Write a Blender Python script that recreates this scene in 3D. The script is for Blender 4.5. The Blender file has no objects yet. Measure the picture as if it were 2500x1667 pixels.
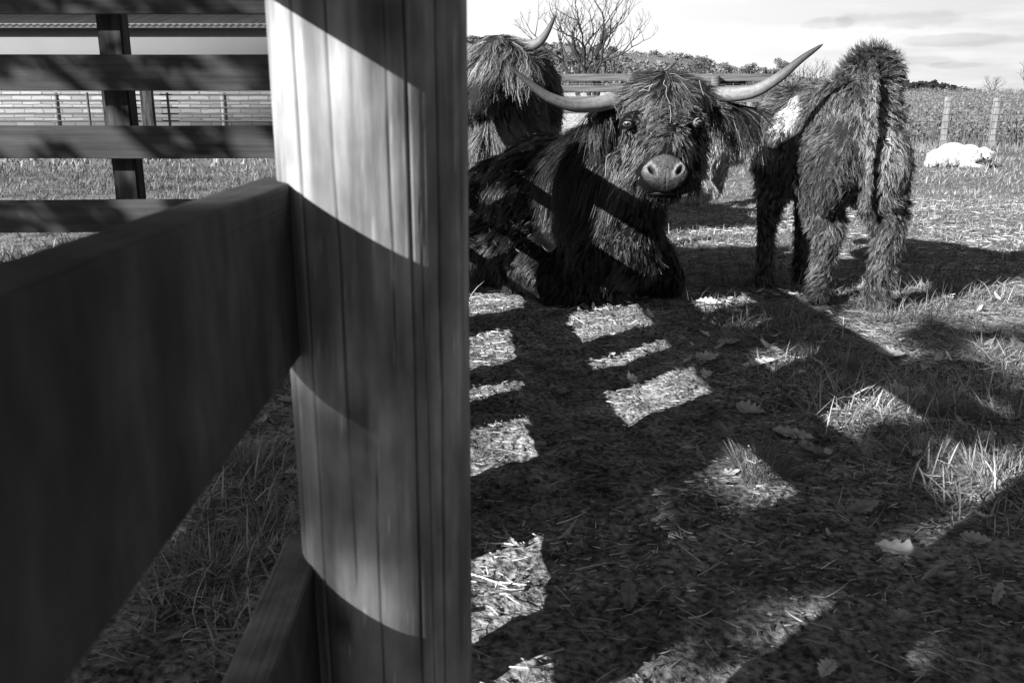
import bpy, bmesh, math, random
import numpy as np
from mathutils import Vector, Matrix, noise as mnoise

R = math.radians
sc = bpy.context.scene
col = sc.collection
rng = np.random.default_rng(7)
random.seed(7)

# ------------------------------------------------------------------ camera
FPX, CX, CY, HOR = 2150.0, 1250.0, 833.5, 275.0
H = 0.95
PITCH = math.atan((CY - HOR) / FPX)
SP, CP = math.sin(PITCH), math.cos(PITCH)
cam_d = bpy.data.cameras.new('camera')
cam = bpy.data.objects.new('camera', cam_d); col.objects.link(cam)
cam.location = (0, 0, H)
cam.rotation_euler = (R(90) - PITCH, 0, 0)
cam_d.sensor_width = 36.0
cam_d.lens = 36.0 * FPX / 2500.0
cam_d.clip_start = 0.02
cam_d.clip_end = 2000
cam_d.dof.use_dof = True
cam_d.dof.focus_distance = 4.3
cam_d.dof.aperture_fstop = 12.0
sc.camera = cam

# ------------------------------------------------------------------ sun, sky, exposure
SUN_AZ = R(49.0)            # direction the light travels, from +Y towards +X
SUN_EL = R(25.0)
SD = np.array([math.sin(SUN_AZ) * math.cos(SUN_EL), math.cos(SUN_AZ) * math.cos(SUN_EL), -math.sin(SUN_EL)])
sun_d = bpy.data.lights.new('sun', 'SUN'); sun_d.energy = 5.0; sun_d.angle = R(0.5)
sun_d.color = (1, 1, 1)
sun = bpy.data.objects.new('sun', sun_d); col.objects.link(sun)
sun.rotation_euler = Vector(SD).to_track_quat('-Z', 'Y').to_euler()
sun.location = (-8, -8, 8)

world = bpy.data.worlds.new('World'); sc.world = world; world.use_nodes = True
wt = world.node_tree; wt.nodes.clear()
def wn(t, **k):
    n = wt.nodes.new(t)
    for a, b in k.items(): setattr(n, a, b)
    return n
sky = wn('ShaderNodeTexSky', sky_type='NISHITA', sun_disc=False, sun_elevation=SUN_EL)
sky.sun_rotation = SUN_AZ + math.pi
sep = wn('ShaderNodeSeparateColor'); wt.links.new(sky.outputs[0], sep.inputs[0])
tc = wn('ShaderNodeTexCoord')
sx = wn('ShaderNodeSeparateXYZ'); wt.links.new(tc.outputs['Generated'], sx.inputs[0])
mr = wn('ShaderNodeMapRange', interpolation_type='SMOOTHSTEP'); wt.links.new(sx.outputs['Z'], mr.inputs[0])
mr.inputs[1].default_value = 0.24; mr.inputs[2].default_value = 0.12
mr.inputs[3].default_value = 0.0; mr.inputs[4].default_value = 1.0
mp = wn('ShaderNodeMapping'); wt.links.new(tc.outputs['Generated'], mp.inputs[0])
mp.inputs['Scale'].default_value = (3.0, 3.0, 26.0); mp.inputs['Rotation'].default_value = (0, R(7), 0)
nz = wn('ShaderNodeTexNoise'); wt.links.new(mp.outputs[0], nz.inputs[0])
nz.inputs['Scale'].default_value = 1.6; nz.inputs['Detail'].default_value = 6; nz.inputs['Roughness'].default_value = 0.55
cr = wn('ShaderNodeValToRGB'); wt.links.new(nz.outputs[0], cr.inputs[0])
cr.color_ramp.elements[0].position = 0.42; cr.color_ramp.elements[0].color = (0.76, 0.76, 0.76, 1)
cr.color_ramp.elements[1].position = 0.62; cr.color_ramp.elements[1].color = (1, 1, 1, 1)
# greyer sky to the right of the view and higher up, whiter low down and left
gx = wn('ShaderNodeMapRange'); wt.links.new(sx.outputs['X'], gx.inputs[0])
gx.inputs[1].default_value = 0.1; gx.inputs[2].default_value = 0.5; gx.inputs[3].default_value = 0.0; gx.inputs[4].default_value = 1.0
mixc = wn('ShaderNodeMix', data_type='RGBA'); wt.links.new(gx.outputs[0], mixc.inputs[0])
mixc.inputs[6].default_value = (1, 1, 1, 1); wt.links.new(cr.outputs[0], mixc.inputs[7])
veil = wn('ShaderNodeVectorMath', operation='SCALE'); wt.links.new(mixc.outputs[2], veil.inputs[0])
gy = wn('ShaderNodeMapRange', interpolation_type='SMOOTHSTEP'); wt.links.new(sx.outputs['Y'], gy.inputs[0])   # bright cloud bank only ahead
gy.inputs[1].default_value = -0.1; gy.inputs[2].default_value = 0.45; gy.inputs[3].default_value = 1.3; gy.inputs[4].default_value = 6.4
cmb = wn('ShaderNodeCombineXYZ')
half = wn('ShaderNodeMath', operation='MULTIPLY'); half.inputs[1].default_value = 0.45
wt.links.new(sep.outputs[0], half.inputs[0])
for i in range(3): wt.links.new(half.outputs[0], cmb.inputs[i])
def mth(op, a, b):
    n = wn('ShaderNodeMath', operation=op)
    for i, q in enumerate((a, b)):
        if isinstance(q, (int, float)): n.inputs[i].default_value = q
        else: wt.links.new(q, n.inputs[i])
    return n.outputs[0]
nz2 = wn('ShaderNodeTexNoise'); wt.links.new(tc.outputs['Generated'], nz2.inputs[0]); nz2.inputs['Scale'].default_value = 28; nz2.inputs['Detail'].default_value = 6
cloud = None
for (cx_, cz_, w_, h_, k_) in ((0.405, 0.095, 0.050, 0.008, .14), (0.345, 0.093, 0.022, 0.006, .16), (0.48, 0.073, 0.055, 0.0055, .16), (0.435, 0.053, 0.022, 0.004, .14), (0.47, 0.048, 0.026, 0.003, .14)):
    dx_ = mth('DIVIDE', mth('SUBTRACT', sx.outputs['X'], cx_ * 0.93), w_); dz_ = mth('DIVIDE', mth('SUBTRACT', sx.outputs['Z'], cz_ * 0.93), h_)
    rr_ = mth('ADD', mth('ADD', mth('MULTIPLY', dx_, dx_), mth('MULTIPLY', dz_, dz_)), mth('MULTIPLY', mth('SUBTRACT', nz2.outputs[0], 0.5), 4.5))
    mm_ = wn('ShaderNodeMapRange', interpolation_type='SMOOTHSTEP'); wt.links.new(rr_, mm_.inputs[0])
    mm_.inputs[1].default_value = 0.3; mm_.inputs[2].default_value = 1.5; mm_.inputs[3].default_value = 1 - k_; mm_.inputs[4].default_value = 1.0
    cloud = mm_.outputs[0] if cloud is None else mth('MULTIPLY', cloud, mm_.outputs[0])
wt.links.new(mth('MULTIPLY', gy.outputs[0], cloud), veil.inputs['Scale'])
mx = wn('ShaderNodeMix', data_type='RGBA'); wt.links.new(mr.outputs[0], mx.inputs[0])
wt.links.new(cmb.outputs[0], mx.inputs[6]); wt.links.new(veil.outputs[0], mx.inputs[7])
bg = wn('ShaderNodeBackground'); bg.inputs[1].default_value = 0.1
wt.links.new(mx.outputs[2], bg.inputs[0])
wo = wn('ShaderNodeOutputWorld'); wt.links.new(bg.outputs[0], wo.inputs[0])

sc.view_settings.view_transform = 'Standard'
sc.view_settings.look = 'None'
sc.view_settings.exposure = 0.7
sc.view_settings.gamma = 1.0
sc.cycles.max_bounces = 6
sc.cycles.diffuse_bounces = 3
sc.cycles.caustics_reflective = False
sc.cycles.caustics_refractive = False

# ------------------------------------------------------------------ helpers
def ray(px, py):
    u = (px - CX) / FPX; v = (py - CY) / FPX
    return np.array([u, CP - v * SP, -SP - v * CP])
def P(px, py, Y):
    d = ray(px, py); t = Y / d[1]
    return np.array([0, 0, H]) + d * t
def G(px, py, z=0.0):
    d = ray(px, py); t = (H - z) / -d[2]
    return np.array([0, 0, H]) + d * t

TAB = rng.random((48, 48, 48)).astype(np.float32)
def vn(x, y, z=0.0, s=0):
    """value noise in [0,1]"""
    x = np.asarray(x, float) + 13.7 * s; y = np.asarray(y, float) + 7.3 * s; z = np.asarray(z, float) + 3.1 * s + 0 * x
    xi = np.floor(x).astype(int); yi = np.floor(y).astype(int); zi = np.floor(z).astype(int)
    fx, fy, fz = x - xi, y - yi, z - zi
    fx = fx * fx * (3 - 2 * fx); fy = fy * fy * (3 - 2 * fy); fz = fz * fz * (3 - 2 * fz)
    r = 0
    for dx in (0, 1):
        for dy in (0, 1):
            for dz in (0, 1):
                w = (fx if dx else 1 - fx) * (fy if dy else 1 - fy) * (fz if dz else 1 - fz)
                r = r + w * TAB[(xi + dx) % 48, (yi + dy) % 48, (zi + dz) % 48]
    return r
def fbm(x, y, z=0.0, o=4, s=0):
    a, r, n = 1.0, 0, 0
    x = np.asarray(x, float); y = np.asarray(y, float); z = np.asarray(z, float)
    for i in range(o):
        r = r + a * vn(x, y, z, s + i); n += a; a *= 0.5; x = x * 2.03; y = y * 2.03; z = z * 2.03
    return r / n
def vec(v): return np.asarray(v, float)
def unit(v):
    v = np.asarray(v, float)
    return v / np.maximum(np.linalg.norm(v, axis=-1, keepdims=True), 1e-9)
def sstep(x, a, b):
    t = np.clip((np.asarray(x, float) - a) / (b - a), 0, 1); return t * t * (3 - 2 * t)

def tag(o, label=None, cat=None, group=None, kind=None):
    if label: o['label'] = label
    if cat: o['category'] = cat
    if group: o['group'] = group
    if kind: o['kind'] = kind
    return o
def link(o, parent=None):
    col.objects.link(o)
    if parent is not None: o.parent = parent
    return o
def empty(name, loc=(0, 0, 0), rz=0):
    o = bpy.data.objects.new(name, None); o.empty_display_size = 0.1
    col.objects.link(o); o.location = loc; o.rotation_euler = (0, 0, rz); return o
def rawmesh(name, V, F, mat=None, tone=None, smooth=True, parent=None, loc=None):
    """V (n,3), F (m,k) quads or tris, as one mesh object"""
    V = np.asarray(V, np.float32); F = np.asarray(F, np.int32)
    if loc is not None: V = V - np.asarray(loc, np.float32)
    me = bpy.data.meshes.new(name)
    n, (m, k) = len(V), F.shape
    me.vertices.add(n); me.vertices.foreach_set('co', V.ravel())
    me.loops.add(m * k); me.loops.foreach_set('vertex_index', F.ravel())
    me.polygons.add(m)
    me.polygons.foreach_set('loop_start', np.arange(0, m * k, k, dtype=np.int32))
    me.polygons.foreach_set('loop_total', np.full(m, k, np.int32))
    if smooth: me.polygons.foreach_set('use_smooth', np.ones(m, bool))
    if tone is not None:
        a = me.attributes.new('tone', 'FLOAT', 'POINT'); a.data.foreach_set('value', np.asarray(tone, np.float32))
    me.update(); me.validate(clean_customdata=False)
    if mat: me.materials.append(mat)
    o = bpy.data.objects.new(name, me); link(o, parent)
    if loc is not None and parent is None: o.location = loc
    elif loc is not None: o.location = loc
    return o

def M(name, base=0.2, rough=0.8, spec=0.3, tone=False, noise=None, bump=None, two=None, aniso=0.0, coat=0.0, obj=True):
    """grey procedural material. noise = list of (scale vec3, detail, low, high, lo_pos, hi_pos) multipliers; bump = (scale vec3, detail, strength, dist)"""
    m = bpy.data.materials.new(name); m.use_nodes = True
    nt = m.node_tree; nt.nodes.clear()
    out = nt.nodes.new('ShaderNodeOutputMaterial'); b = nt.nodes.new('ShaderNodeBsdfPrincipled')
    nt.links.new(b.outputs[0], out.inputs[0])
    b.inputs['Roughness'].default_value = rough
    b.inputs['Specular IOR Level'].default_value = spec
    b.inputs['Coat Weight'].default_value = coat
    v = nt.nodes.new('ShaderNodeValue'); v.outputs[0].default_value = base
    cur = v.outputs[0]
    tcn = nt.nodes.new('ShaderNodeTexCoord')
    def mul(a, c):
        n = nt.nodes.new('ShaderNodeMath'); n.operation = 'MULTIPLY'
        nt.links.new(a, n.inputs[0]); nt.links.new(c, n.inputs[1]); return n.outputs[0]
    if tone:
        a = nt.nodes.new('ShaderNodeAttribute'); a.attribute_name = 'tone'
        cur = mul(cur, a.outputs['Fac'])
    for (s, det, lo, hi, p0, p1) in (noise or []):
        mpn = nt.nodes.new('ShaderNodeMapping'); nt.links.new(tcn.outputs['Object'], mpn.inputs[0])
        mpn.inputs['Scale'].default_value = s
        n = nt.nodes.new('ShaderNodeTexNoise'); nt.links.new(mpn.outputs[0], n.inputs[0])
        n.inputs['Scale'].default_value = 1.0; n.inputs['Detail'].default_value = det
        r = nt.nodes.new('ShaderNodeMapRange'); nt.links.new(n.outputs[0], r.inputs[0])
        r.inputs[1].default_value = p0; r.inputs[2].default_value = p1; r.inputs[3].default_value = lo; r.inputs[4].default_value = hi
        cur = mul(cur, r.outputs[0])
    cc = nt.nodes.new('ShaderNodeCombineColor')
    for i in range(3): nt.links.new(cur, cc.inputs[i])
    nt.links.new(cc.outputs[0], b.inputs['Base Color'])
    if bump:
        s, det, st, dist = bump
        mpn = nt.nodes.new('ShaderNodeMapping'); nt.links.new(tcn.outputs['Object'], mpn.inputs[0])
        mpn.inputs['Scale'].default_value = s
        n = nt.nodes.new('ShaderNodeTexNoise'); nt.links.new(mpn.outputs[0], n.inputs[0])
        n.inputs['Scale'].default_value = 1.0; n.inputs['Detail'].default_value = det
        bp = nt.nodes.new('ShaderNodeBump'); bp.inputs['Strength'].default_value = st; bp.inputs['Distance'].default_value = dist
        nt.links.new(n.outputs[0], bp.inputs['Height']); nt.links.new(bp.outputs[0], b.inputs['Normal'])
    return m

def catmull(pts, n):
    pts = np.asarray(pts, float)
    p = np.vstack([2 * pts[0] - pts[1], pts, 2 * pts[-1] - pts[-2]])
    out = []
    segs = len(pts) - 1
    for t in np.linspace(0, segs, n):
        i = min(int(t), segs - 1); u = t - i
        a, b, c, d = p[i], p[i + 1], p[i + 2], p[i + 3]
        out.append(0.5 * ((2 * b) + (-a + c) * u + (2 * a - 5 * b + 4 * c - d) * u * u + (-a + 3 * b - 3 * c + d) * u ** 3))
    return np.array(out)

def tube(path, radii, sides=8, cap=True):
    """returns V, F(quads) of a tube along path"""
    path = np.asarray(path, float); radii = np.asarray(radii, float)
    n = len(path)
    T = unit(np.gradient(path, axis=0))
    up = np.array([0, 0, 1.0]) if abs(T[0][2]) < 0.9 else np.array([1.0, 0, 0])
    U = np.zeros_like(path); u = up
    for i in range(n):
        u = u - T[i] * np.dot(u, T[i]); u = u / max(np.linalg.norm(u), 1e-9); U[i] = u
    W = np.cross(T, U)
    a = np.linspace(0, 2 * np.pi, sides, endpoint=False)
    V = path[:, None, :] + radii[:, None, None] * (np.cos(a)[None, :, None] * U[:, None, :] + np.sin(a)[None, :, None] * W[:, None, :])
    V = V.reshape(-1, 3)
    i = np.arange(n - 1)[:, None]; j = np.arange(sides)[None, :]
    j2 = (j + 1) % sides
    F = np.stack([i * sides + j, i * sides + j2, (i + 1) * sides + j2, (i + 1) * sides + j], -1).reshape(-1, 4)
    if cap:
        c0, c1 = len(V), len(V) + 1
        V = np.vstack([V, path[0], path[-1]])
        jj = np.arange(sides); j2 = (jj + 1) % sides
        F = np.vstack([F, np.stack([jj * 0 + c0, j2, jj, jj * 0 + c0], -1)[:, [0, 1, 2, 2]],
                       np.stack([jj * 0 + c1, (n - 1) * sides + jj, (n - 1) * sides + j2], -1)[:, [0, 1, 2, 2]]])
    return V, F
class Bag:
    """collects quads"""
    def __init__(s): s.V, s.F, s.T, s.n = [], [], [], 0
    def add(s, V, F, t=1.0):
        V = np.asarray(V, float).reshape(-1, 3)
        s.V.append(V); s.F.append(np.asarray(F, int) + s.n)
        s.T.append(np.broadcast_to(np.asarray(t, float), (len(V),)).copy()); s.n += len(V)
    def box(s, c, size, rz=0, t=1.0):
        c = np.asarray(c, float); h = np.asarray(size, float) / 2
        q = np.array([[x, y, z] for z in (-1, 1) for y in (-1, 1) for x in (-1, 1)]) * h
        ca, sa = math.cos(rz), math.sin(rz)
        q = np.stack([q[:, 0] * ca - q[:, 1] * sa, q[:, 0] * sa + q[:, 1] * ca, q[:, 2]], -1) + c
        s.add(q, [[0, 2, 3, 1], [4, 5, 7, 6], [0, 1, 5, 4], [2, 6, 7, 3], [0, 4, 6, 2], [1, 3, 7, 5]], t)
    def build(s, name, mat, parent=None, smooth=False, loc=None):
        V = np.vstack(s.V); F = np.vstack(s.F)
        tri = F[:, 2] == F[:, 3]
        if tri.any():
            # mixed: write through from_pydata
            if loc is not None: V = V - np.asarray(loc)
            me = bpy.data.meshes.new(name)
            me.from_pydata(V.tolist(), [], [f[:3].tolist() if f[2] == f[3] else f.tolist() for f in F])
            a = me.attributes.new('tone', 'FLOAT', 'POINT'); a.data.foreach_set('value', np.concatenate(s.T).astype(np.float32))
            me.polygons.foreach_set('use_smooth', np.full(len(me.polygons), smooth))
            me.update(); me.materials.append(mat)
            o = bpy.data.objects.new(name, me); link(o, parent)
            if loc is not None: o.location = loc
            return o
        return rawmesh(name, V, F, mat, np.concatenate(s.T), smooth, parent, loc)

# ------------------------------------------------------------------ terrain
def grassy(x, y):
    """0 bare trampled dirt, 1 grass"""
    edge = np.interp(y, [0.8, 1.6, 2.2, 3.0, 3.8, 5.0, 7.0], [1.9, 1.0, 0.75, 0.72, 0.95, 1.0, 0.8])
    n = (fbm(x * 1.3, y * 1.3, 0, 3, 3) - 0.5) * 1.1
    right = sstep(x - edge + n, -0.15, 0.5)
    lo = sstep(-0.35 - x + n * 0.4, -0.1, 0.15)
    far = sstep(y + n * 2, 5.4, 7.5)
    # bare worn patch bottom right
    bare = sstep(2.05 - y + n * 0.6, 0, 0.35) * sstep(x, 0.2, 0.5)
    g = np.maximum(np.maximum(right * (1 - 0.8 * bare), lo), far)
    return np.clip(g, 0, 1)
RIDGE_X = [-3000, 300, 1150, 1290, 1360, 1480, 1560, 1620, 1680, 1720, 1760, 1850, 1900, 1960, 2150, 2230, 2300, 2385, 2420, 9000]
RIDGE_Y = [120, 100, 96, 108, 112, 126, 134, 137, 145, 150, 161, 172, 190, 195, 196, 198, 208, 230, 240, 245]
def height(x, y):
    x = np.asarray(x, float); y = np.asarray(y, float)
    near = np.exp(-((x) ** 2 + (y - 2) ** 2) / 120.0)
    z = (fbm(x * 1.1, y * 1.1, 0, 3, 11) - 0.5) * 0.05 * near
    z += (fbm(x * 7, y * 7, 0, 3, 21) - 0.5) * 0.040 * near
    z += (fbm(x * 30, y * 30, 0, 3, 31) - 0.5) * 0.022 * near
    # corn slope on the right
    z += sstep(x, 4, 12) * np.clip(y - 30, 0, 60) * 0.040
    # yard bank behind the board fence
    z += sstep(x, -6, -1) * (1 - sstep(x, 5, 9)) * np.clip(y - 22, 0, 26) * 0.075
    # wooded hill far behind
    pxs = CX + x / np.maximum(y, 1) / CP * FPX
    el = (HOR - np.interp(pxs, RIDGE_X, RIDGE_Y)) / FPX
    z += sstep(y, 75, 200) * np.clip(el * np.clip(y, 0, 230) - 2.5, 0, 40)
    return z
def spaced(segs):
    out = []
    for a, b, d in segs: out += list(np.arange(a, b, d))
    out.append(segs[-1][1]); return np.array(out)
xs = spaced([(-400, -60, 20), (-60, -12, 3), (-12, -3, 0.5), (-3, -1.4, 0.08), (-1.4, 3.4, 0.016), (3.4, 6, 0.08), (6, 14, 0.5), (14, 60, 3), (60, 400, 20)])
ys = spaced([(-60, -4, 8), (-4, 0.5, 0.3), (0.5, 5.2, 0.016), (5.2, 8, 0.05), (8, 16, 0.2), (16, 40, 1), (40, 120, 4), (120, 800, 20)])
XX, YY = np.meshgrid(xs, ys)
ZZ = height(XX, YY)
gv = np.stack([XX, YY, ZZ], -1).reshape(-1, 3)
ny, nx = XX.shape
ii, jj = np.meshgrid(np.arange(ny - 1), np.arange(nx - 1), indexing='ij')
gf = np.stack([ii * nx + jj, ii * nx + jj + 1, (ii + 1) * nx + jj + 1, (ii + 1) * nx + jj], -1).reshape(-1, 4)
gg = grassy(XX, YY).ravel()
gt = 1.0 - 0.12 * gg
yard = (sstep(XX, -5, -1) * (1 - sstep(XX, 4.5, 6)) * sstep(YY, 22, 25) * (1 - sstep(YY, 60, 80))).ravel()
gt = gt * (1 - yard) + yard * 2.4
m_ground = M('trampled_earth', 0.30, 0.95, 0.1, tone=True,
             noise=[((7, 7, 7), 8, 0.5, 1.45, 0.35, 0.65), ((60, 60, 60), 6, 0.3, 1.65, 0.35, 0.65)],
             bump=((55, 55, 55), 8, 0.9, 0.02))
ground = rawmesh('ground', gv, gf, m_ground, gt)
tag(ground, kind='structure')

# ------------------------------------------------------------------ fences
m_rail = M('dark_stained_board', 0.075, 0.8, 0.25, noise=[((22, 22, 9), 6, 0.6, 1.3, 0.3, 0.7), ((9, 9, 5), 4, 0.6, 1.35, 0.3, 0.7), ((60, 60, 25), 3, 0.75, 1.2, 0.3, 0.7)],
           bump=((4, 220, 220), 4, 0.35, 0.004))
m_post = M('weathered_round_post', 0.32, 0.75, 0.3, tone=True, noise=[((24, 24, 8), 6, 0.8, 1.2, 0.3, 0.7), ((14, 14, 8), 6, 0.5, 1.4, 0.32, 0.68), ((60, 60, 18), 4, 0.85, 1.15, 0.3, 0.7)],
           bump=((120, 120, 14), 5, 0.35, 0.003))
m_darkpost = M('dark_square_post', 0.07, 0.85, 0.2, noise=[((18, 18, 2), 6, 0.4, 1.5, 0.35, 0.65), ((60, 60, 9), 4, 0.6, 1.3, 0.3, 0.7)], bump=((90, 90, 6), 4, 0.4, 0.004))
m_greyboard = M('weathered_grey_board', 0.19, 0.9, 0.15, noise=[((1.5, 12, 30), 6, 0.45, 1.4, 0.3, 0.7)], bump=((3, 40, 90), 4, 0.5, 0.01))

def board(name, a, b, z0, z1, th, mat, parent, bev=0.004):
    """horizontal board between plan points a and b, local X along its length"""
    a = vec(a); b = vec(b); L = np.linalg.norm(b - a); c = (a + b) / 2
    bm = bmesh.new()
    bmesh.ops.create_cube(bm, size=1.0, matrix=Matrix.Diagonal((L, th, z1 - z0, 1)))
    n = max(2, int(L / 0.12))
    es = [e for e in bm.edges if abs(e.verts[0].co.x - e.verts[1].co.x) > L * 0.5]
    bmesh.ops.bevel(bm, geom=[e for e in bm.edges], offset=bev, segments=2, profile=0.6, affect='EDGES')
    es = [e for e in bm.edges if abs(e.verts[0].co.x - e.verts[1].co.x) > L * 0.5]
    bmesh.ops.subdivide_edges(bm, edges=es, cuts=n, use_grid_fill=False)
    sd = random.random() * 99
    for v in bm.verts:
        w = mnoise.noise(Vector((v.co.x * 1.3 + sd, sd, 0))) * 0.004
        v.co.z += w; v.co.y += mnoise.noise(Vector((v.co.x * 1.7 + sd, 3, sd))) * 0.003
    me = bpy.data.meshes.new(name); bm.to_mesh(me); bm.free(); me.materials.append(mat)
    o = bpy.data.objects.new(name, me); link(o, parent)
    o.location = (c[0], c[1], (z0 + z1) / 2); o.rotation_euler = (0, 0, math.atan2(b[1] - a[1], b[0] - a[0]))
    return o

# near fence: runs away from the camera on its left side
PX0, PY0 = -0.121, 0.785
YAW = math.atan((1165 - CX) / FPX * CP)
def railx(y): return -0.183 + (y - 0.75) * math.tan(YAW)     # the faces of the rails on the paddock side
nf = empty('board_fence', (PX0, PY0, 0))
tag(nf, 'dark board fence with round post running away from the viewer', 'fence')
def nb(y0, y1, z0, z1, th=0.038):
    o = board('board', (railx(y0) - th / 2 - PX0, y0 - PY0), (railx(y1) - th / 2 - PX0, y1 - PY0), z0, z1, th, m_rail, nf, bev=0.0035); return o
for z0, z1 in ((0.745, 0.893), (0.40, 0.545), (0.12, 0.25), (1.052, 1.20), (1.36, 1.51)):
    nb(-1.7, 0.80, z0, z1)
for z0, z1 in ((0.20, 0.355), (0.60, 0.76), (0.97, 1.10)):
    nb(0.99, 3.93, z0, z1)
for z0, z1 in ((0.25, 0.31), (0.51, 0.57), (0.80, 0.86)):
    nb(3.934, 5.1, z0, z1)
# the big round post
def round_post(cx, cy, r0, r1, z0, z1, name, mat, parent, grooves, off=(0, 0), res=(420, 150)):
    na, nzs = res
    ang = np.linspace(0, 2 * np.pi, na, endpoint=False)
    zz = np.linspace(z0, z1, nzs)
    A, Z = np.meshgrid(ang, zz)
    phi = (A + np.pi) % (2 * np.pi) - np.pi
    rr = r0 + (r1 - r0) * (Z - z0) / (z1 - z0)
    rr = rr + (vn(np.cos(A) * 2, np.sin(A) * 2, Z * 1.2, 5) - 0.5) * 0.004 + (vn(np.cos(A) * 30, np.sin(A) * 30, Z * 6, 6) - 0.5) * 0.0005
    tone = np.ones_like(rr)
    for (g0, dep, wdt, zz0, zz1) in grooves:
        c = R(g0) + (vn(Z * 3, 0 * Z, 0, int(g0) % 40) - 0.5) * 0.10 + (vn(Z * 14, 0 * Z, 0, int(g0) % 40) - 0.5) * 0.02
        w = wdt * (0.5 + vn(Z * 9, 0 * Z + 5, 0, int(g0) % 40)) * sstep(Z, zz0, zz0 + 0.1) * (1 - sstep(Z, zz1 - 0.1, zz1))
        k = np.exp(-((phi - c) / np.maximum(w, 1e-4)) ** 2) * (w > 1e-3)
        rr = rr - k * dep; tone = tone * (1 - 0.75 * k)
    for (kp, kz, kr) in ((-8, 0.70, 0.013), (20, 1.02, 0.016), (-25, 0.50, 0.010), (12, 0.38, 0.012)) if r0 > 0.07 and parent is nf else ():
        dk = np.hypot((phi - R(kp)) * r0, (Z - kz) * 0.65) / kr
        tone = tone * (1 - 0.65 * np.exp(-dk ** 4)) * (1 - 0.25 * np.exp(-((dk - 1.3) / 0.25) ** 2)); rr = rr - 0.0015 * np.exp(-dk ** 4)
    st_ = fbm(np.cos(A) * 5, np.sin(A) * 5, Z * 3.5, 4, 50); tone = tone * (0.70 + 0.6 * sstep(st_, 0.35, 0.65))
    sp = vn(np.cos(A) * 26, np.sin(A) * 26, Z * 45, 9)
    tone = tone * (1 + 0.9 * sstep(sp, 0.86, 0.97))
    X = np.sin(A) * rr + off[0]; Y = -np.cos(A) * rr + off[1]
    V = np.stack([X, Y, Z], -1).reshape(-1, 3)
    i, j = np.meshgrid(np.arange(nzs - 1), np.arange(na), indexing='ij'); j2 = (j + 1) % na
    F = np.stack([i * na + j, i * na + j2, (i + 1) * na + j2, (i + 1) * na + j], -1).reshape(-1, 4)
    # top cap
    c = len(V); V = np.vstack([V, [off[0], off[1], z1 + 0.006]])
    b = Bag(); b.add(V, F, np.append(tone.ravel(), 1))
    j = np.arange(na); top = (nzs - 1) * na
    o = rawmesh(name, V, np.vstack([F, np.stack([top + j, top + (j + 1) % na, j * 0 + c, j * 0 + c], -1)]), mat, np.append(tone.ravel(), 1), True, parent)
    return o
gr = [(-36, 0.0035, 0.016, 0.2, 1.35), (-14, 0.002, 0.010, 0.5, 1.3), (4, 0.0015, 0.008, 0.0, 0.7), (28, 0.003, 0.013, 0.0, 1.5), (47, 0.002, 0.012, 0.1, 1.5),
      (16, 0.0012, 0.007, 0.7, 1.2), (-60, 0.003, 0.012, -0.2, 0.9), (36, 0.001, 0.006, 0.3, 0.9), (90, 0.003, 0.015, 0, 1.4), (150, 0.004, 0.02, 0, 1.4)]
round_post(0, 0, 0.0795, 0.0845, -0.3, 1.62, 'post', m_post, nf, gr)
for (y, r) in ((3.95, 0.068), (5.12, 0.05)):
    x = railx(y) + r * 0.5 if y < 4.5 else railx(y) - 0.05
    round_post(0, 0, r, r, -0.2, 1.2 if y > 4.5 else 1.16, 'post', m_darkpost, nf, [(0, 0.003, 0.03, 0, 1.2)], off=(x - PX0, y - PY0), res=(60, 40))
# unseen uprights added on the far run to cast shadow bands on path and cow
for (y, w) in ((1.245, 0.13), (1.885, 0.49), (2.605, 0.25), (3.0, 0.27), (3.77, 0.26)):
    b = Bag(); b.box((railx(y) + 0.016 - PX0, y - PY0, 0.40), (0.03, w, 1.16)); b.build('upright', m_darkpost, nf)

m_rail2 = M('brown_stained_board', 0.065, 0.8, 0.25, noise=[((2, 26, 40), 6, 0.6, 1.3, 0.3, 0.7), ((3, 8, 8), 4, 0.7, 1.25, 0.3, 0.7)], bump=((4, 220, 220), 4, 0.35, 0.004))
# fence on the left, across the view
LFY = 4.17
lf = empty('board_fence', (-1.83, LFY + 0.1, 0))
tag(lf, 'four board fence with square post crossing left of the round post', 'fence')
for z0, z1, s in ((0.405, 0.555, 0.0), (0.745, 0.892, 0.004), (1.045, 1.200, 0.0), (1.372, 1.53, 0.003)):
    board('board', (-5.2 + 1.83, -0.12 + s * 3), (-0.36 + 1.83, -0.12), z0, z1, 0.036, m_rail2, lf)
def sqpost(x, y, w, d, z1, mat, parent, name='post'):
    bm = bmesh.new(); bmesh.ops.create_cube(bm, size=1, matrix=Matrix.Translation((x, y, z1 / 2 - 0.1)) @ Matrix.Diagonal((w, d, z1 + 0.2, 1)))
    bmesh.ops.bevel(bm, geom=list(bm.edges), offset=0.008, segments=2, affect='EDGES')
    me = bpy.data.meshes.new(name); bm.to_mesh(me); bm.free(); me.materials.append(mat)
    return link(bpy.data.objects.new(name, me), parent)
sqpost(0, 0, 0.115, 0.09, 1.62, m_darkpost, lf)
sqpost(-2.6, 0, 0.115, 0.09, 1.62, m_darkpost, lf)

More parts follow.
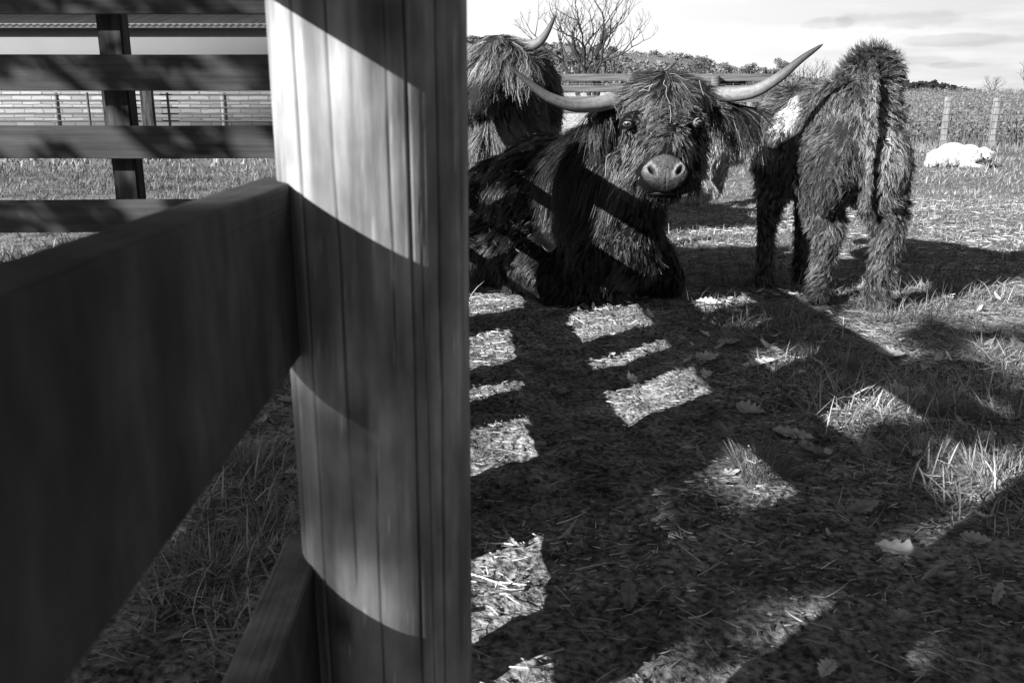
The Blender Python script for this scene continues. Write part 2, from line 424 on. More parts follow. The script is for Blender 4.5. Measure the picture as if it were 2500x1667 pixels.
# gate and its posts, further back on the left
GY = 19.0
pg = empty('tube_gate', (-3.5, GY, 0)); tag(pg, 'metal tube gate behind the left board fence in front of the barn', 'gate')
m_tube = M('galvanised_tube', 0.10, 0.5, 0.5, noise=[((8, 8, 8), 3, 0.7, 1.2, 0.3, 0.7)])
xa, xb = P(-300, 300, GY)[0], P(720, 300, GY)[0]
for z in (0.25, 0.45, 0.62, 0.78, 0.92, 1.05, 1.18, 1.31):
    V, F = tube([(xa + 3.5, 0, z), (xb + 3.5, 0, z)], [0.014, 0.014], 8, False); rawmesh('gate_rail', V, F, m_tube, parent=pg)
for px in (217, 412):
    x = P(px, 270, GY)[0] + 3.5
    V, F = tube([(x, 0, 0.0), (x, 0, 1.35)], [0.028, 0.028], 8, False); rawmesh('gate_upright', V, F, m_tube, parent=pg)
for px, w in ((268, 0.22), (362, 0.24)):
    x = P(px, 270, GY - 0.3)[0] + 3.5
    sqpost(x, -0.3, w, 0.12, 1.5, m_darkpost, pg, 'gate_post')

# board fence beyond the cattle
BY = 20.0
bf = empty('board_fence', (2.5, BY, 0)); tag(bf, 'weathered grey board fence behind the cattle below the bare tree', 'fence')
for ya, yb in ((181, 198), (209, 224), (236, 250), (262, 278)):
    za, zb = P(1400, yb, BY)[2], P(1400, ya, BY)[2]
    board('board', (-4.2, 0), (3.2, 0), za, zb, 0.04, m_greyboard, bf)
for px in (1345, 1540, 1745):
    x = P(px, 190, BY)[0] - 2.5
    round_post(0, 0, 0.10, 0.095, -0.1, P(px, 178 if px < 1700 else 187, BY)[2], 'post', m_greyboard, bf, [], off=(x, -0.1), res=(24, 12))
bw = Bag()
for k in range(26):
    x = -4.1 + k * 0.28; bw.box((x, 0.05, 0.9), (0.008, 0.008, 1.7))
for z in (0.4, 0.7, 1.0, 1.3, 1.55): bw.box((-0.5, 0.05, z), (7.4, 0.008, 0.008))
bw.build('wire_mesh', M('fence_wire', 0.35, 0.5), bf)
cf = empty('corral_gate', (5.6, 20.3, 0)); tag(cf, 'dark plank corner of a corral beyond the black cow near the horn', 'gate')
for px, w in ((1782, .12), (1800, .14)):
    x = P(px, 200, 20.3)[0] - 5.6; sqpost(x, 0, w, 0.14, P(px, 190, 20.3)[2], m_darkpost, cf)
for ya, yb in ((193, 205), (211, 222), (232, 243)):
    board('plank', (P(1752, 200, 20.3)[0] - 5.6, -0.1), (P(1830, 200, 20.3)[0] - 5.6, 0.1), P(1790, yb, 20.3)[2], P(1790, ya, 20.3)[2], 0.05, m_darkpost, cf)

# wire fence on the right in front of the corn
WY = 23.0
wf = empty('wire_fence', (11, WY, 0)); tag(wf, 'woven wire fence on pale wooden posts in front of the dry crop', 'fence')
m_paleposts = M('pale_fence_post', 0.38, 0.9, 0.1, noise=[((20, 20, 2), 5, 0.5, 1.3, 0.3, 0.7)])
xsp = [P(2307, 300, WY)[0] - 11 + k * (P(2427, 300, WY)[0] - P(2307, 300, WY)[0]) for k in range(-5, 5)]
for x in xsp: sqpost(x, 0, 0.13, 0.10, 1.33 + 0.05 * math.sin(x * 3), m_paleposts, wf)
m_wire = M('rusty_wire', 0.12, 0.6)
bw = Bag()
for z in (0.1, 0.25, 0.4, 0.55, 0.72, 0.9, 1.08, 1.22): bw.box(((xsp[0] + xsp[-1]) / 2, -0.06, z), (xsp[-1] - xsp[0], 0.006, 0.006))
for k in range(int((xsp[-1] - xsp[0]) / 0.18)): bw.box((xsp[0] + k * 0.18, -0.06, 0.66), (0.006, 0.006, 1.14), t=1)
bw.build('wire_mesh', m_wire, wf)

# ------------------------------------------------------------------ barn on the left
barn = empty('barn', (-23.5, 60, 0)); tag(barn, 'long pale barn with corrugated roof behind the left board fence', 'barn')
m_block = bpy.data.materials.new('pale_block_wall'); m_block.use_nodes = True
nt = m_block.node_tree; bs = nt.nodes['Principled BSDF']; bs.inputs['Roughness'].default_value = 0.9
tcb = nt.nodes.new('ShaderNodeTexCoord'); mb = nt.nodes.new('ShaderNodeMapping'); mb.inputs['Rotation'].default_value = (R(90), 0, 0)
br = nt.nodes.new('ShaderNodeTexBrick'); nt.links.new(tcb.outputs['Object'], mb.inputs[0]); nt.links.new(mb.outputs[0], br.inputs[0])
br.inputs['Color1'].default_value = (.42, .42, .42, 1); br.inputs['Color2'].default_value = (.24, .24, .24, 1); br.inputs['Mortar'].default_value = (.13, .13, .13, 1)
br.inputs['Scale'].default_value = 1.0; br.inputs['Mortar Size'].default_value = 0.05; br.inputs['Brick Width'].default_value = 1.3; br.inputs['Row Height'].default_value = 0.28
br.inputs['Bias'].default_value = 0.2; br.inputs['Mortar Smooth'].default_value = 0.6
nzb = nt.nodes.new('ShaderNodeTexNoise'); nzb.inputs['Scale'].default_value = 1.5; nt.links.new(mb.outputs[0], nzb.inputs[0])
vm = nt.nodes.new('ShaderNodeVectorMath'); vm.operation = 'MULTIPLY_ADD'; vm.inputs[1].default_value = (0.5, 0.12, 0)
nt.links.new(nzb.outputs['Color'], vm.inputs[0]); nt.links.new(mb.outputs[0], vm.inputs[2]); nt.links.new(vm.outputs[0], br.inputs[0])
nt.links.new(br.outputs[0], bs.inputs['Base Color'])
m_siding = M('pale_siding', 0.23, 0.8, 0.2, noise=[((0.3, 0.3, 0.3), 3, 0.95, 1.05, 0.3, 0.7)])
m_roof = M('corrugated_roof', 0.05, 0.6, 0.4, noise=[((6, 0.2, 0.2), 3, 0.6, 1.3, 0.3, 0.7)])
b = Bag(); b.box((0, 3, 1.25), (36, 6, 2.9)); b.build('lower_wall', m_block, barn)
b = Bag(); b.box((0, 3.05, 4.6), (35.9, 5.9, 3.8)); b.build('upper_wall', m_siding, barn)
# corrugated roof
nxr = 600; xr_ = np.linspace(-18.3, 18.3, nxr); zr = 0.04 * np.sin(xr_ * 14)
Vr = np.vstack([np.stack([xr_, 0 * xr_ - 0.6, 6.3 + zr], -1), np.stack([xr_, 0 * xr_ + 6.5, 7.75 + zr], -1), np.stack([xr_, 0 * xr_ - 0.6, 6.16 + zr * 0], -1)])
i = np.arange(nxr - 1)
Fr = np.vstack([np.stack([i, i + 1, nxr + i + 1, nxr + i], -1), np.stack([2 * nxr + i, 2 * nxr + i + 1, i + 1, i], -1)])
rawmesh('roof', Vr, Fr, m_roof, parent=barn)
for x in np.arange(-17.5, 18, 11):
    b = Bag(); b.box((x, -0.05, 1.1), (0.25, 0.1, 2.2)); b.build('wall_post', m_block, barn)

# ------------------------------------------------------------------ leaf clumps, trees
def leafcloud(C, Rr, n, size, seed=0, flat=0.8, tone=(0.6, 1.3)):
    """random leaf quads in ellipsoid shells around centres C with radii Rr; n per centre"""
    g = np.random.default_rng(seed)
    C = np.repeat(C, n, axis=0); Rr = np.repeat(Rr, n, axis=0)
    d = unit(g.normal(size=(len(C), 3))); rad = g.random(len(C)) ** 0.4
    p = C + d * (rad[:, None]) * Rr * np.array([1, 1, flat])
    a = unit(g.normal(size=p.shape)); b_ = unit(np.cross(a, g.normal(size=p.shape)))
    s = size * (0.5 + g.random(len(p)))[:, None]
    V = np.stack([p - a * s, p - b_ * s * 0.6, p + a * s, p + b_ * s * 0.6], 1).reshape(-1, 3)
    F = np.arange(len(p) * 4).reshape(-1, 4)
    t = np.repeat(tone[0] + (tone[1] - tone[0]) * g.random(len(p)), 4)
    return V, F, t
m_leaf = M('far_foliage', 0.16, 0.8, 0.2, tone=True)
m_scrub = M('pale_scrub', 0.19, 0.9, 0.1, tone=True)
m_bark = M('bark', 0.06, 0.9, 0.1, noise=[((6, 6, 1), 5, 0.6, 1.3, 0.3, 0.7)])

def woods(name, pts, rads, n, size, mat, tones, label=None):
    b = Bag(); g = np.random.default_rng(int(abs(pts[0][0]) * 10) % 1000)
    for p, r in zip(pts, rads):
        k = 9
        sub = p + unit(g.normal(size=(k, 3))) * r * 0.62 * np.array([1, 1, 0.75])
        V, F, t = leafcloud(sub, np.full((k, 3), r * 0.52), n // k, size, seed=int(g.integers(1e6)))
        b.add(V, F, t * (tones[0] + (tones[1] - tones[0]) * g.random()))
    o = b.build(name, mat, smooth=False)
    return tag(o, label, 'woods', kind='stuff')
g0 = np.random.default_rng(3)
# ridge woods: rows of crowns over the hill
pts, rads = [], []
for q, Yr in enumerate((110, 125, 140, 155, 170, 190, 215)):
    for px in np.arange(1060, 1960, 2100 / Yr * 0.9):
        px = px + g0.uniform(-8, 8); r = g0.uniform(1.3, 2.3)
        yt = np.interp(px, RIDGE_X, RIDGE_Y) + (6 - q) * 8 + g0.uniform(-2, 9)
        zt = H + (HOR - yt) / FPX * Yr
        pts.append(((px - CX) / FPX * Yr, Yr + g0.uniform(-5, 5), zt - r)); rads.append(r)
woods('wooded_ridge', np.array(pts), rads, 420, 0.24, m_leaf, (0.8, 2.0), 'wooded ridge under the sky behind the bare tree')
pts, rads = [], []
for Yr in (150, 170, 190):
    for px in np.arange(2150, 2385, 1500 / Yr * 1.4):
        yy = np.interp(px, [2150, 2230, 2300, 2385], [192, 196, 206, 226])
        x = (px - CX) / FPX * Yr; y = Yr
        r = g0.uniform(2.0, 2.8)
        ztop = H + (HOR - yy - g0.uniform(-2, 5)) / FPX * Yr
        pts.append((x, y, ztop - r * 1.1 - (0.6 if Yr == 150 else 0))); rads.append(r)
        pts.append((x + 1, y - 3, ztop - r * 2.4)); rads.append(r)
woods('dark_woods', np.array(pts), rads, 320, 0.36, M('dark_foliage', 0.035, 0.9, 0.1, tone=True), (0.6, 1.4), 'dark wood on the hill right of the brown calf')
# pale scrub in front of the ridge
pts, rads = [], []
for Yr in (55, 70, 85):
    for px in np.arange(1250, 1960, 2600 / Yr):
        x = (px + g0.uniform(-10, 10) - CX) / FPX * Yr; y = Yr
        r = g0.uniform(0.9, 1.5)
        zt = H + (HOR - 168 - max(0, px - 1700) * 0.09 - g0.uniform(-14, 14)) / FPX * Yr
        for q in range(3): pts.append((x + g0.uniform(-.5, .5), y, zt - r - q * 1.3)); rads.append(r)
woods('pale_scrub', np.array(pts), rads, 420, 0.09, m_scrub, (0.7, 1.5), 'pale leafless scrub behind the grey board fence')

def leafy_tree(px, ytop, wpx, Yd, label, mat=m_leaf, seed=1):
    g = np.random.default_rng(seed)
    x = (px - CX) / FPX * Yd; zt = H + (HOR - ytop) / FPX * Yd; w = wpx / FPX * Yd / 2
    zb = float(height(x, Yd))
    root = empty('leafy_tree', (x, Yd, zb)); tag(root, label, 'tree', 'leafy trees before the ridge')
    V, F = tube([(0, 0, -0.3), (0.1, 0, (zt - zb) * 0.4), (0, 0, (zt - zb) * 0.75)], [w * 0.1, w * 0.07, w * 0.03], 7)
    b = Bag(); b.add(V, F); b.build('trunk', m_bark, root, True)
    k = 26; cc = np.stack([g.uniform(-w, w, k) * 0.75, g.uniform(-w, w, k) * 0.6, np.zeros(k)], -1)
    hh = zt - zb
    cc[:, 2] = hh * 0.42 + g.random(k) * (hh * 0.48) * np.sqrt(np.clip(1 - (cc[:, 0] / w) ** 2, 0.1, 1))
    V, F, t = leafcloud(cc, np.full((k, 3), w * 0.33), 130, w * 0.06, seed)
    t = t * np.repeat(g.uniform(0.6, 1.5, k), 130 * 4)
    b = Bag(); b.add(V, F, t); b.build('crown', mat, root)
leafy_tree(1872, 146, 62, 75, 'round leafy tree under the tip of the right horn of the black cow', seed=4)
leafy_tree(1805, 158, 50, 80, 'smaller leafy tree left of the round tree below the ridge', seed=5)
leafy_tree(1690, 140, 46, 110, 'dark crowned tree standing out of the ridge above the head of the black cow', seed=6)
leafy_tree(1745, 156, 44, 100, 'leafy tree on the ridge just left of the two round trees', seed=9)
leafy_tree(1390, 105, 60, 105, 'leafy tree on the ridge partly behind the bare tree', seed=8)

def bare_tree(x, y, zb, hgt, seed, label, stems=5, spread=0.5, tw=5):
    g = random.Random(seed)
    root = empty('bare_tree', (x, y, zb)); tag(root, label, 'tree')
    bt, bc = Bag(), Bag()
    def grow(p, d, L, r, lvl, bag):
        n = 5; path = [p]; q = p
        for i in range(n):
            d = unit(d + np.array([g.uniform(-1, 1), g.uniform(-1, 1), g.uniform(-0.5, 0.9)]) * 0.27)
            q = q + d * L / n; path.append(q)
        rr = np.linspace(r, r * 0.55, n + 1)
        V, F = tube(path, rr, 6 if lvl < 2 else 4, False); bag.add(V, F)
        if lvl >= tw: return
        kids = (3 if lvl < 1 else 2) if tw > 5 else (3 if lvl < 2 else g.choice((2, 3, 3)))
        for k in range(kids):
            at = path[-1] if k < 2 else path[g.randint(2, 4)]
            sidev = unit(np.array([g.uniform(-1, 1), g.uniform(-1, 1), g.uniform(-0.25, 0.8)]))
            grow(at, unit(d * 1.0 + sidev * g.uniform(0.55, 0.95)), L * g.uniform(0.6, 0.85), r * (0.62 if tw > 5 else 0.55), lvl + 1, bc)
    for s in range(stems):
        a = s * 2 * math.pi / stems + g.uniform(-.3, .3)
        d = unit(np.array([math.cos(a) * spread, math.sin(a) * spread, 1.0]))
        grow(np.array([math.cos(a) * .04 * hgt / 6, math.sin(a) * .04 * hgt / 6, -0.1]), d, hgt * 0.34, (0.030 if tw > 5 else 0.019) * hgt, 0, bt)
    bt.build('trunk', m_bark, root, True); bc.build('crown', m_bark, root, True)
bx, by = (1435 - CX) / FPX * 36, 36
bare_tree(bx, by, float(height(bx, by)) - 0.3, 4.3, 31, 'bare branching tree standing against the white sky behind the grey fence', 4, 0.6, 7)
bare_tree((2472 - CX) / FPX * 130, 130, 3.2, 6.0, 5, 'pale bare tree at the right edge beyond the crop', 4, 0.6, 4)
bare_tree((2378 - CX) / FPX * 130, 130, 3.0, 3.4, 8, 'small bare tree at the end of the dark wood', 3, 0.3, 4)
bare_tree((1935 - CX) / FPX * 60, 60, 0.6, 4.0, 9, 'thin bare shrub between the horn and the back of the brown calf', 4, 0.5, 4)

# ------------------------------------------------------------------ dry crop
g1 = np.random.default_rng(9)
rows = np.concatenate([np.arange(25.0, 33, 0.55), np.arange(36, 80, 0.9)])
cp, cs = [], []
for ry in rows:
    x0, x1 = (1930 - CX) / FPX * ry, (2560 - CX) / FPX * ry
    n = int((x1 - x0) / (0.14 if ry < 33 else 0.26))
    xx = g1.uniform(x0, x1, n); yy = ry + g1.normal(0, 0.08, n)
    cp.append(np.stack([xx, yy, height(xx, yy)], -1)); cs.append(np.full(n, 0.95))
cp = np.vstack(cp); cs = np.concatenate(cs) * g1.uniform(0.75, 1.15, len(cp))
b = Bag()
w = 0.012; lean = g1.normal(0, 0.07, (len(cp), 3)); lean[:, 2] = 0
top = cp + np.array([0, 0, 1]) * cs[:, None] + lean
q = np.stack([cp + [-w, 0, 0], cp + [w, 0, 0], top + [w * .6, 0, 0], top + [-w * .6, 0, 0]], 1).reshape(-1, 3)
b.add(q, np.arange(len(q)).reshape(-1, 4), 1.0)
for k in range(9):
    f = g1.uniform(0.35, 1.05, len(cp))[:, None]
    c = cp * (1 - f) + top * f + g1.normal(0, 0.07, (len(cp), 3))
    a = unit(g1.normal(size=c.shape)) * g1.uniform(0.04, 0.10, (len(c), 1)); d = unit(np.cross(a, g1.normal(size=c.shape))) * g1.uniform(0.015, 0.04, (len(c), 1))
    q = np.stack([c - a, c - d, c + a, c + d], 1).reshape(-1, 3)
    b.add(q, np.arange(len(q)).reshape(-1, 4), np.repeat(g1.uniform(0.5, 1.5, len(c)), 4))
o = b.build('dry_crop', M('dry_crop_leaf', 0.22, 0.9, 0.1, tone=True))
tag(o, 'dry standing crop in rows behind the wire fence', 'crop', kind='stuff')

# ------------------------------------------------------------------ grass and litter
def blades(Pn, L, W, lean, bend, tone, seg=3, seed=0, az=None, roll=0.0):
    g = np.random.default_rng(seed); n = len(Pn)
    az = g.uniform(0, 2 * np.pi, n) if az is None else az
    hd = np.stack([np.cos(az), np.sin(az), 0 * az], -1)
    side = np.stack([-np.sin(az), np.cos(az), 0 * az], -1)
    sa = g.normal(0, 0.5, n)[:, None]; side = unit(side + hd * sa)
    if roll:
        ra = g.uniform(-roll, roll, n)[:, None]; side = side * np.cos(ra) + np.array([0, 0, 1.0]) * np.sin(ra)
    pts = [Pn]; th = lean.copy(); q = Pn
    for i in range(seg):
        d = hd * np.sin(th)[:, None] + np.array([0, 0, 1.0]) * np.cos(th)[:, None]
        q = q + d * (L / seg)[:, None]; pts.append(q); th = th + bend / seg
    pts = np.stack(pts, 1)
    ww = (W[:, None] * np.array([1.0, 0.9, 0.65, 0.12])[None, :seg + 1] if seg == 3 else W[:, None] * np.linspace(1, 0.15, seg + 1)[None])
    V = np.stack([pts - side[:, None] * ww[..., None] / 2, pts + side[:, None] * ww[..., None] / 2], 2)   # n,seg+1,2,3
    V = V.reshape(-1, 3)
    base = (np.arange(n) * (seg + 1) * 2)[:, None]
    k = np.arange(seg)[None, :] * 2
    F = np.stack([base + k, base + k + 1, base + k + 3, base + k + 2], -1).reshape(-1, 4)
    pt = 0.45 + 1.1 * fbm(Pn[:, 0] * 0.9, Pn[:, 1] * 2.2, 0, 3, 90)
    return V, F, np.repeat(tone * pt ** 1.3, (seg + 1) * 2)
m_grass = M('pasture_grass', 0.245, 0.6, 0.35, tone=True)
def patch(n, x0, x1, y0, y1, seed, dens=None):
    g = np.random.default_rng(seed)
    x = g.uniform(x0, x1, n); y = g.uniform(y0, y1, n)
    cl = vn(x * 3.2, y * 3.2, 0, 40) * 0.6 + vn(x * 9, y * 9, 0, 41) * 0.4
    keep = g.random(n) < grassy(x, y) * sstep(cl, 0.25, 0.6) * (1 if dens is None else dens(x, y))
    x, y = x[keep], y[keep]
    return np.stack([x, y, height(x, y)], -1), cl[keep]
b = Bag()
# near
Pn, cl = patch(150000, -1.9, 3.6, 1.0, 5.2, 1)
g = np.random.default_rng(2)
n = len(Pn); big = g.random(n) < 0.32 * sstep(cl, 0.4, 0.7)
L = np.where(big, g.uniform(0.07, 0.15, n), g.uniform(0.015, 0.06, n)); Wd = np.where(big, g.uniform(0.003, 0.006, n), g.uniform(0.0016, 0.0035, n))
V, F, t = blades(Pn, L, Wd, np.clip(g.normal(1.0, 0.42, n), 0.05, 1.5), g.uniform(0, 1.2, n), 1.35 * g.uniform(0.35, 1.7, n) ** 1.2, 3, 3)  # near blades lightened in colour to offset the deep shade
b.add(V, F, t)
# middle distance
Pn, cl = patch(90000, -2, 8.5, 5.2, 12, 5)
n = len(Pn); V, F, t = blades(Pn, g.uniform(0.03, 0.10, n), g.uniform(0.004, 0.007, n), np.clip(g.normal(1.05, 0.4, n), 0, 1.5), g.uniform(0, 1, n), g.uniform(0.5, 1.9, n), 3, 6); b.add(V, F, t)
Pn, cl = patch(50000, 0, 15, 12, 24, 7)
n = len(Pn); V, F, t = blades(Pn, g.uniform(0.05, 0.14, n), g.uniform(0.009, 0.016, n), np.clip(g.normal(1.0, 0.4, n), 0, 1.5), g.uniform(0, 1, n), g.uniform(0.5, 1.8, n), 3, 8); b.add(V, F, t)
# left pasture behind the cross fence
Pn, cl = patch(80000, -11, -0.4, 4.3, 16, 9)
n = len(Pn); V, F, t = blades(Pn, g.uniform(0.05, 0.13, n), g.uniform(0.006, 0.012, n), np.clip(g.normal(0.95, 0.4, n), 0, 1.5), g.uniform(0, 1, n), g.uniform(0.3, 1.6, n), 3, 10); b.add(V, F, t)
Pn, cl = patch(40000, -28, -2, 16, 45, 11)
n = len(Pn); V, F, t = blades(Pn, g.uniform(0.07, 0.16, n), g.uniform(0.02, 0.035, n), np.clip(g.normal(0.5, 0.4, n), 0, 1.4), g.uniform(0, 1, n), g.uniform(0.6, 1.8, n), 3, 12); b.add(V, F, t)
# tall pale weeds at the foot of the wire fence
xw = g.uniform(3, 16, 5000); yw = WY + g.normal(-0.3, 0.5, 5000); Pn = np.stack([xw, yw, height(xw, yw)], -1)
V, F, t = blades(Pn, g.uniform(0.12, 0.34, 5000), g.uniform(0.008, 0.018, 5000), np.abs(g.normal(0.5, 0.4, 5000)), g.uniform(0, 1.2, 5000), g.uniform(0.6, 1.9, 5000), 3, 14); b.add(V, F, t)
# tufts
for (px, py, k, rr, hh) in ((1850, 1150, 700, 0.13, 0.11), (2440, 1180, 500, 0.16, 0.13), (2330, 1010, 260, 0.10, 0.14), (2050, 900, 420, 0.12, 0.11), (1990, 880, 260, 0.1, 0.12), (2250, 1000, 200, .09, .13), (2150, 780, 250, .12, .10), (1270, 740, 60, .06, .05), (1890, 760, 200, .1, .1), (2400, 860, 260, .13, .1), (2250, 1120, 250, .12, .13), (600, 1150, 300, .12, .14), (520, 1400, 300, .12, .12), (660, 1300, 160, .1, .12)):
    c = G(px, py); a_ = g.uniform(0, 2 * np.pi, k); r_ = rr * np.sqrt(g.random(k)) * 0.55
    x = c[0] + np.cos(a_) * r_; y = c[1] + np.sin(a_) * r_; Pn = np.stack([x, y, height(x, y)], -1)
    V, F, t = blades(Pn, g.uniform(0.4, 1.05, k) * hh, g.uniform(0.001, 0.003, k), g.uniform(0.3, 1.4, k), g.uniform(0.0, 1.4, k), g.uniform(0.6, 1.9, k), 3, 15 + k, az=a_ + g.normal(0, .6, k)); b.add(V, F, t)
o = b.build('grass', m_grass)
tag(o, 'short trampled pasture grass around the dirt', 'grass', kind='stuff')
# straw and twig bits lying on the ground
def bits(n, x0, x1, y0, y1, Lr, Wr, seed, tr):
    g = np.random.default_rng(seed)
    x = g.uniform(x0, x1, n); y = g.uniform(y0, y1, n); az_ = g.normal(0, 0.75, n) + np.pi * (g.random(n) < 0.5)
    Pn = np.stack([x, y, height(x, y) + g.uniform(0.003, 0.012, n)], -1)
    return blades(Pn, g.uniform(Lr[0], Lr[1], n) * g.random(n) ** 0.8, g.uniform(Wr[0], Wr[1], n), g.normal(1.5, 0.10, n), g.normal(0, 0.35, n), g.uniform(tr[0], tr[1], n), 3, seed, az=az_, roll=1.5)
b = Bag()
b.add(*bits(30000, -0.35, 3.2, 1.1, 4.6, (0.008, 0.05), (0.0016, 0.0042), 31, (0.4, 2.0)))
b.add(*bits(2200, -0.3, 3.0, 1.1, 4.5, (0.05, 0.13), (0.002, 0.0042), 32, (0.9, 2.2)))
b.add(*bits(16000, -2, 6.5, 4.6, 10, (0.03, 0.12), (0.003, 0.007), 33, (0.8, 2.4)))
b.add(*bits(3500, -1.6, -0.3, 1.0, 3.6, (0.02, 0.12), (0.0015, 0.004), 34, (0.4, 1.3)))
o = b.build('straw_litter', M('straw', 0.42, 0.6, 0.3, tone=True))
tag(o, 'scattered straw bits and grass stems on the ground', 'straw', kind='stuff')
# soil crumbs
g = np.random.default_rng(55); n = 6500
x = np.where(g.random(n) < 0.75, g.uniform(-0.3, 1.0, n), g.uniform(0.9, 2.6, n)); y = g.uniform(1.15, 4.3, n) ** 1.0
r = 0.002 + 0.010 * g.random(n) ** 6
oc = np.array([[1, 0, 0], [-1, 0, 0], [0, 1, 0], [0, -1, 0], [0, 0, 1], [0, 0, -1.0]])
of = np.array([[0, 2, 4], [2, 1, 4], [1, 3, 4], [3, 0, 4], [2, 0, 5], [1, 2, 5], [3, 1, 5], [0, 3, 5]])
V = np.stack([x, y, height(x, y) + r * 0.3], -1)[:, None] + oc[None] * r[:, None, None] * g.uniform(0.5, 1.3, (n, 6, 1))
F = (of[None] + (np.arange(n) * 6)[:, None, None]).reshape(-1, 3)
o = rawmesh('soil_crumbs', V.reshape(-1, 3), F, M('soil_crumb', 0.27, 0.95, 0.1, tone=True), np.repeat(g.uniform(0.3, 1.0, n), 6), False)
tag(o, 'crumbs of dry soil and dung on the trampled path', 'soil', kind='stuff')

# fallen leaves
m_dead = M('dead_leaf', 0.58, 0.6, 0.35, tone=True, noise=[((40, 40, 40), 4, 0.7, 1.25, 0.3, 0.7)])
def dead_leaf_mesh(L, Wd, curl, seed, lobes=5, fold=0.5):
    g = np.random.default_rng(seed); nu, nv = 26, 9
    u = np.linspace(0, 1, nu); v = np.linspace(-1, 1, nv)
    U, Vv = np.meshgrid(u, v, indexing='ij')
    wd = Wd * np.sin(np.pi * np.clip(U, 0.02, 0.98)) ** 0.7 * (1 + 0.22 * np.sin(U * lobes * 2 * np.pi + g.uniform(0, 6))) * (1 - 0.35 * U)
    X = (U - 0.5) * L; Yv = Vv * wd / 2
    Z = fold * np.abs(Vv) ** 1.3 * wd * 0.5 + curl * (U - 0.5) ** 2 * L * 2 + (vn(U * 5, Vv * 2, 0, seed) - 0.5) * 0.3 * wd
    t = 1 - 0.3 * np.exp(-(Vv / 0.1) ** 2) + 0.15 * (vn(U * 12, Vv * 5, 0, seed + 3) - .5)
    V = np.stack([X, Yv, Z + 0.004], -1).reshape(-1, 3)
    i, j = np.meshgrid(np.arange(nu - 1), np.arange(nv - 1), indexing='ij')
    F = np.stack([i * nv + j, (i + 1) * nv + j, (i + 1) * nv + j + 1, i * nv + j + 1], -1).reshape(-1, 4)
    return V, F, t.ravel()
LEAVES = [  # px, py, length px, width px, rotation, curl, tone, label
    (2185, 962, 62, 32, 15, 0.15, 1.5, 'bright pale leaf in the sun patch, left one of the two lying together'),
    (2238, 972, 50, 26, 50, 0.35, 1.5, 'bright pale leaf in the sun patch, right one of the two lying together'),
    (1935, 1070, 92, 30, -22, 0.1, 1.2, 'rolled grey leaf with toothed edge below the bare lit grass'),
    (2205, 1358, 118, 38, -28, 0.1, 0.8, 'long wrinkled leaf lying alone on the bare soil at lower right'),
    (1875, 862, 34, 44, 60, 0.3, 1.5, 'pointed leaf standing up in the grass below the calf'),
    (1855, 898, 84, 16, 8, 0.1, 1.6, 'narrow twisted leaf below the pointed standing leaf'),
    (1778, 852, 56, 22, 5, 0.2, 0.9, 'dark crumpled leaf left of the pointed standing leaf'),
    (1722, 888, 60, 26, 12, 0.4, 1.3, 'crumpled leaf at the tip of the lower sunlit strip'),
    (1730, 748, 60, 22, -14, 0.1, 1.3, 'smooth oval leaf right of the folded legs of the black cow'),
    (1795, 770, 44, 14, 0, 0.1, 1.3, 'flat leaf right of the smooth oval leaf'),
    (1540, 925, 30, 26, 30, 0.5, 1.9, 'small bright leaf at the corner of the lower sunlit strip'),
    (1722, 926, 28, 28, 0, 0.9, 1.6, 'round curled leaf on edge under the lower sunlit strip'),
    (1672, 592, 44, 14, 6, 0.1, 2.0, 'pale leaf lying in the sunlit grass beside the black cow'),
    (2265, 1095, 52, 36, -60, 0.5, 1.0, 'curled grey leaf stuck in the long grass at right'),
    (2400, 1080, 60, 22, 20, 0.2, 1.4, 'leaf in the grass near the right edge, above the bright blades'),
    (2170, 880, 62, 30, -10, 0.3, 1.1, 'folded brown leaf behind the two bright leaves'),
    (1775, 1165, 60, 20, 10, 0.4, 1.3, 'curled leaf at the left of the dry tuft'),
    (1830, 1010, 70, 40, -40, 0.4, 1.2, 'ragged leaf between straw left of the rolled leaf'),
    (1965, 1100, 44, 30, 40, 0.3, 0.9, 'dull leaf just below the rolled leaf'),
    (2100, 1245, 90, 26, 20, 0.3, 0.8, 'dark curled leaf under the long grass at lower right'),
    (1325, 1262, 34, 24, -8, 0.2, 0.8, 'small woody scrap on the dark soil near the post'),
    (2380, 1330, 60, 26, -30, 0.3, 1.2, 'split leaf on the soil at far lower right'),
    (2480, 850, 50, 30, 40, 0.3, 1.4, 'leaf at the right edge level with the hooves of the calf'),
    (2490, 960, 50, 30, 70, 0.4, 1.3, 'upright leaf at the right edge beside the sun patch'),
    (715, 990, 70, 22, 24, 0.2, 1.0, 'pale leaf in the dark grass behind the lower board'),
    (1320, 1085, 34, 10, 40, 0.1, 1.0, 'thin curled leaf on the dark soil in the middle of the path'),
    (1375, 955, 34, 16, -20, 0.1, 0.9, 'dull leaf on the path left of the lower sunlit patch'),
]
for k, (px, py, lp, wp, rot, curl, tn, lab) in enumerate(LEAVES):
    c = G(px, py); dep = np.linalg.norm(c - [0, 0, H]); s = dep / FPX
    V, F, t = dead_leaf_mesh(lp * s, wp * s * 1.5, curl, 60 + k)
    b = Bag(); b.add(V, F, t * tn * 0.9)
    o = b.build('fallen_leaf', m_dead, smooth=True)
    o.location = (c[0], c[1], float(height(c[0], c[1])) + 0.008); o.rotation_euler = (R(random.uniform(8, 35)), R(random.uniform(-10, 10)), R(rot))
    tag(o, lab, 'leaf', 'fallen leaves on the ground')
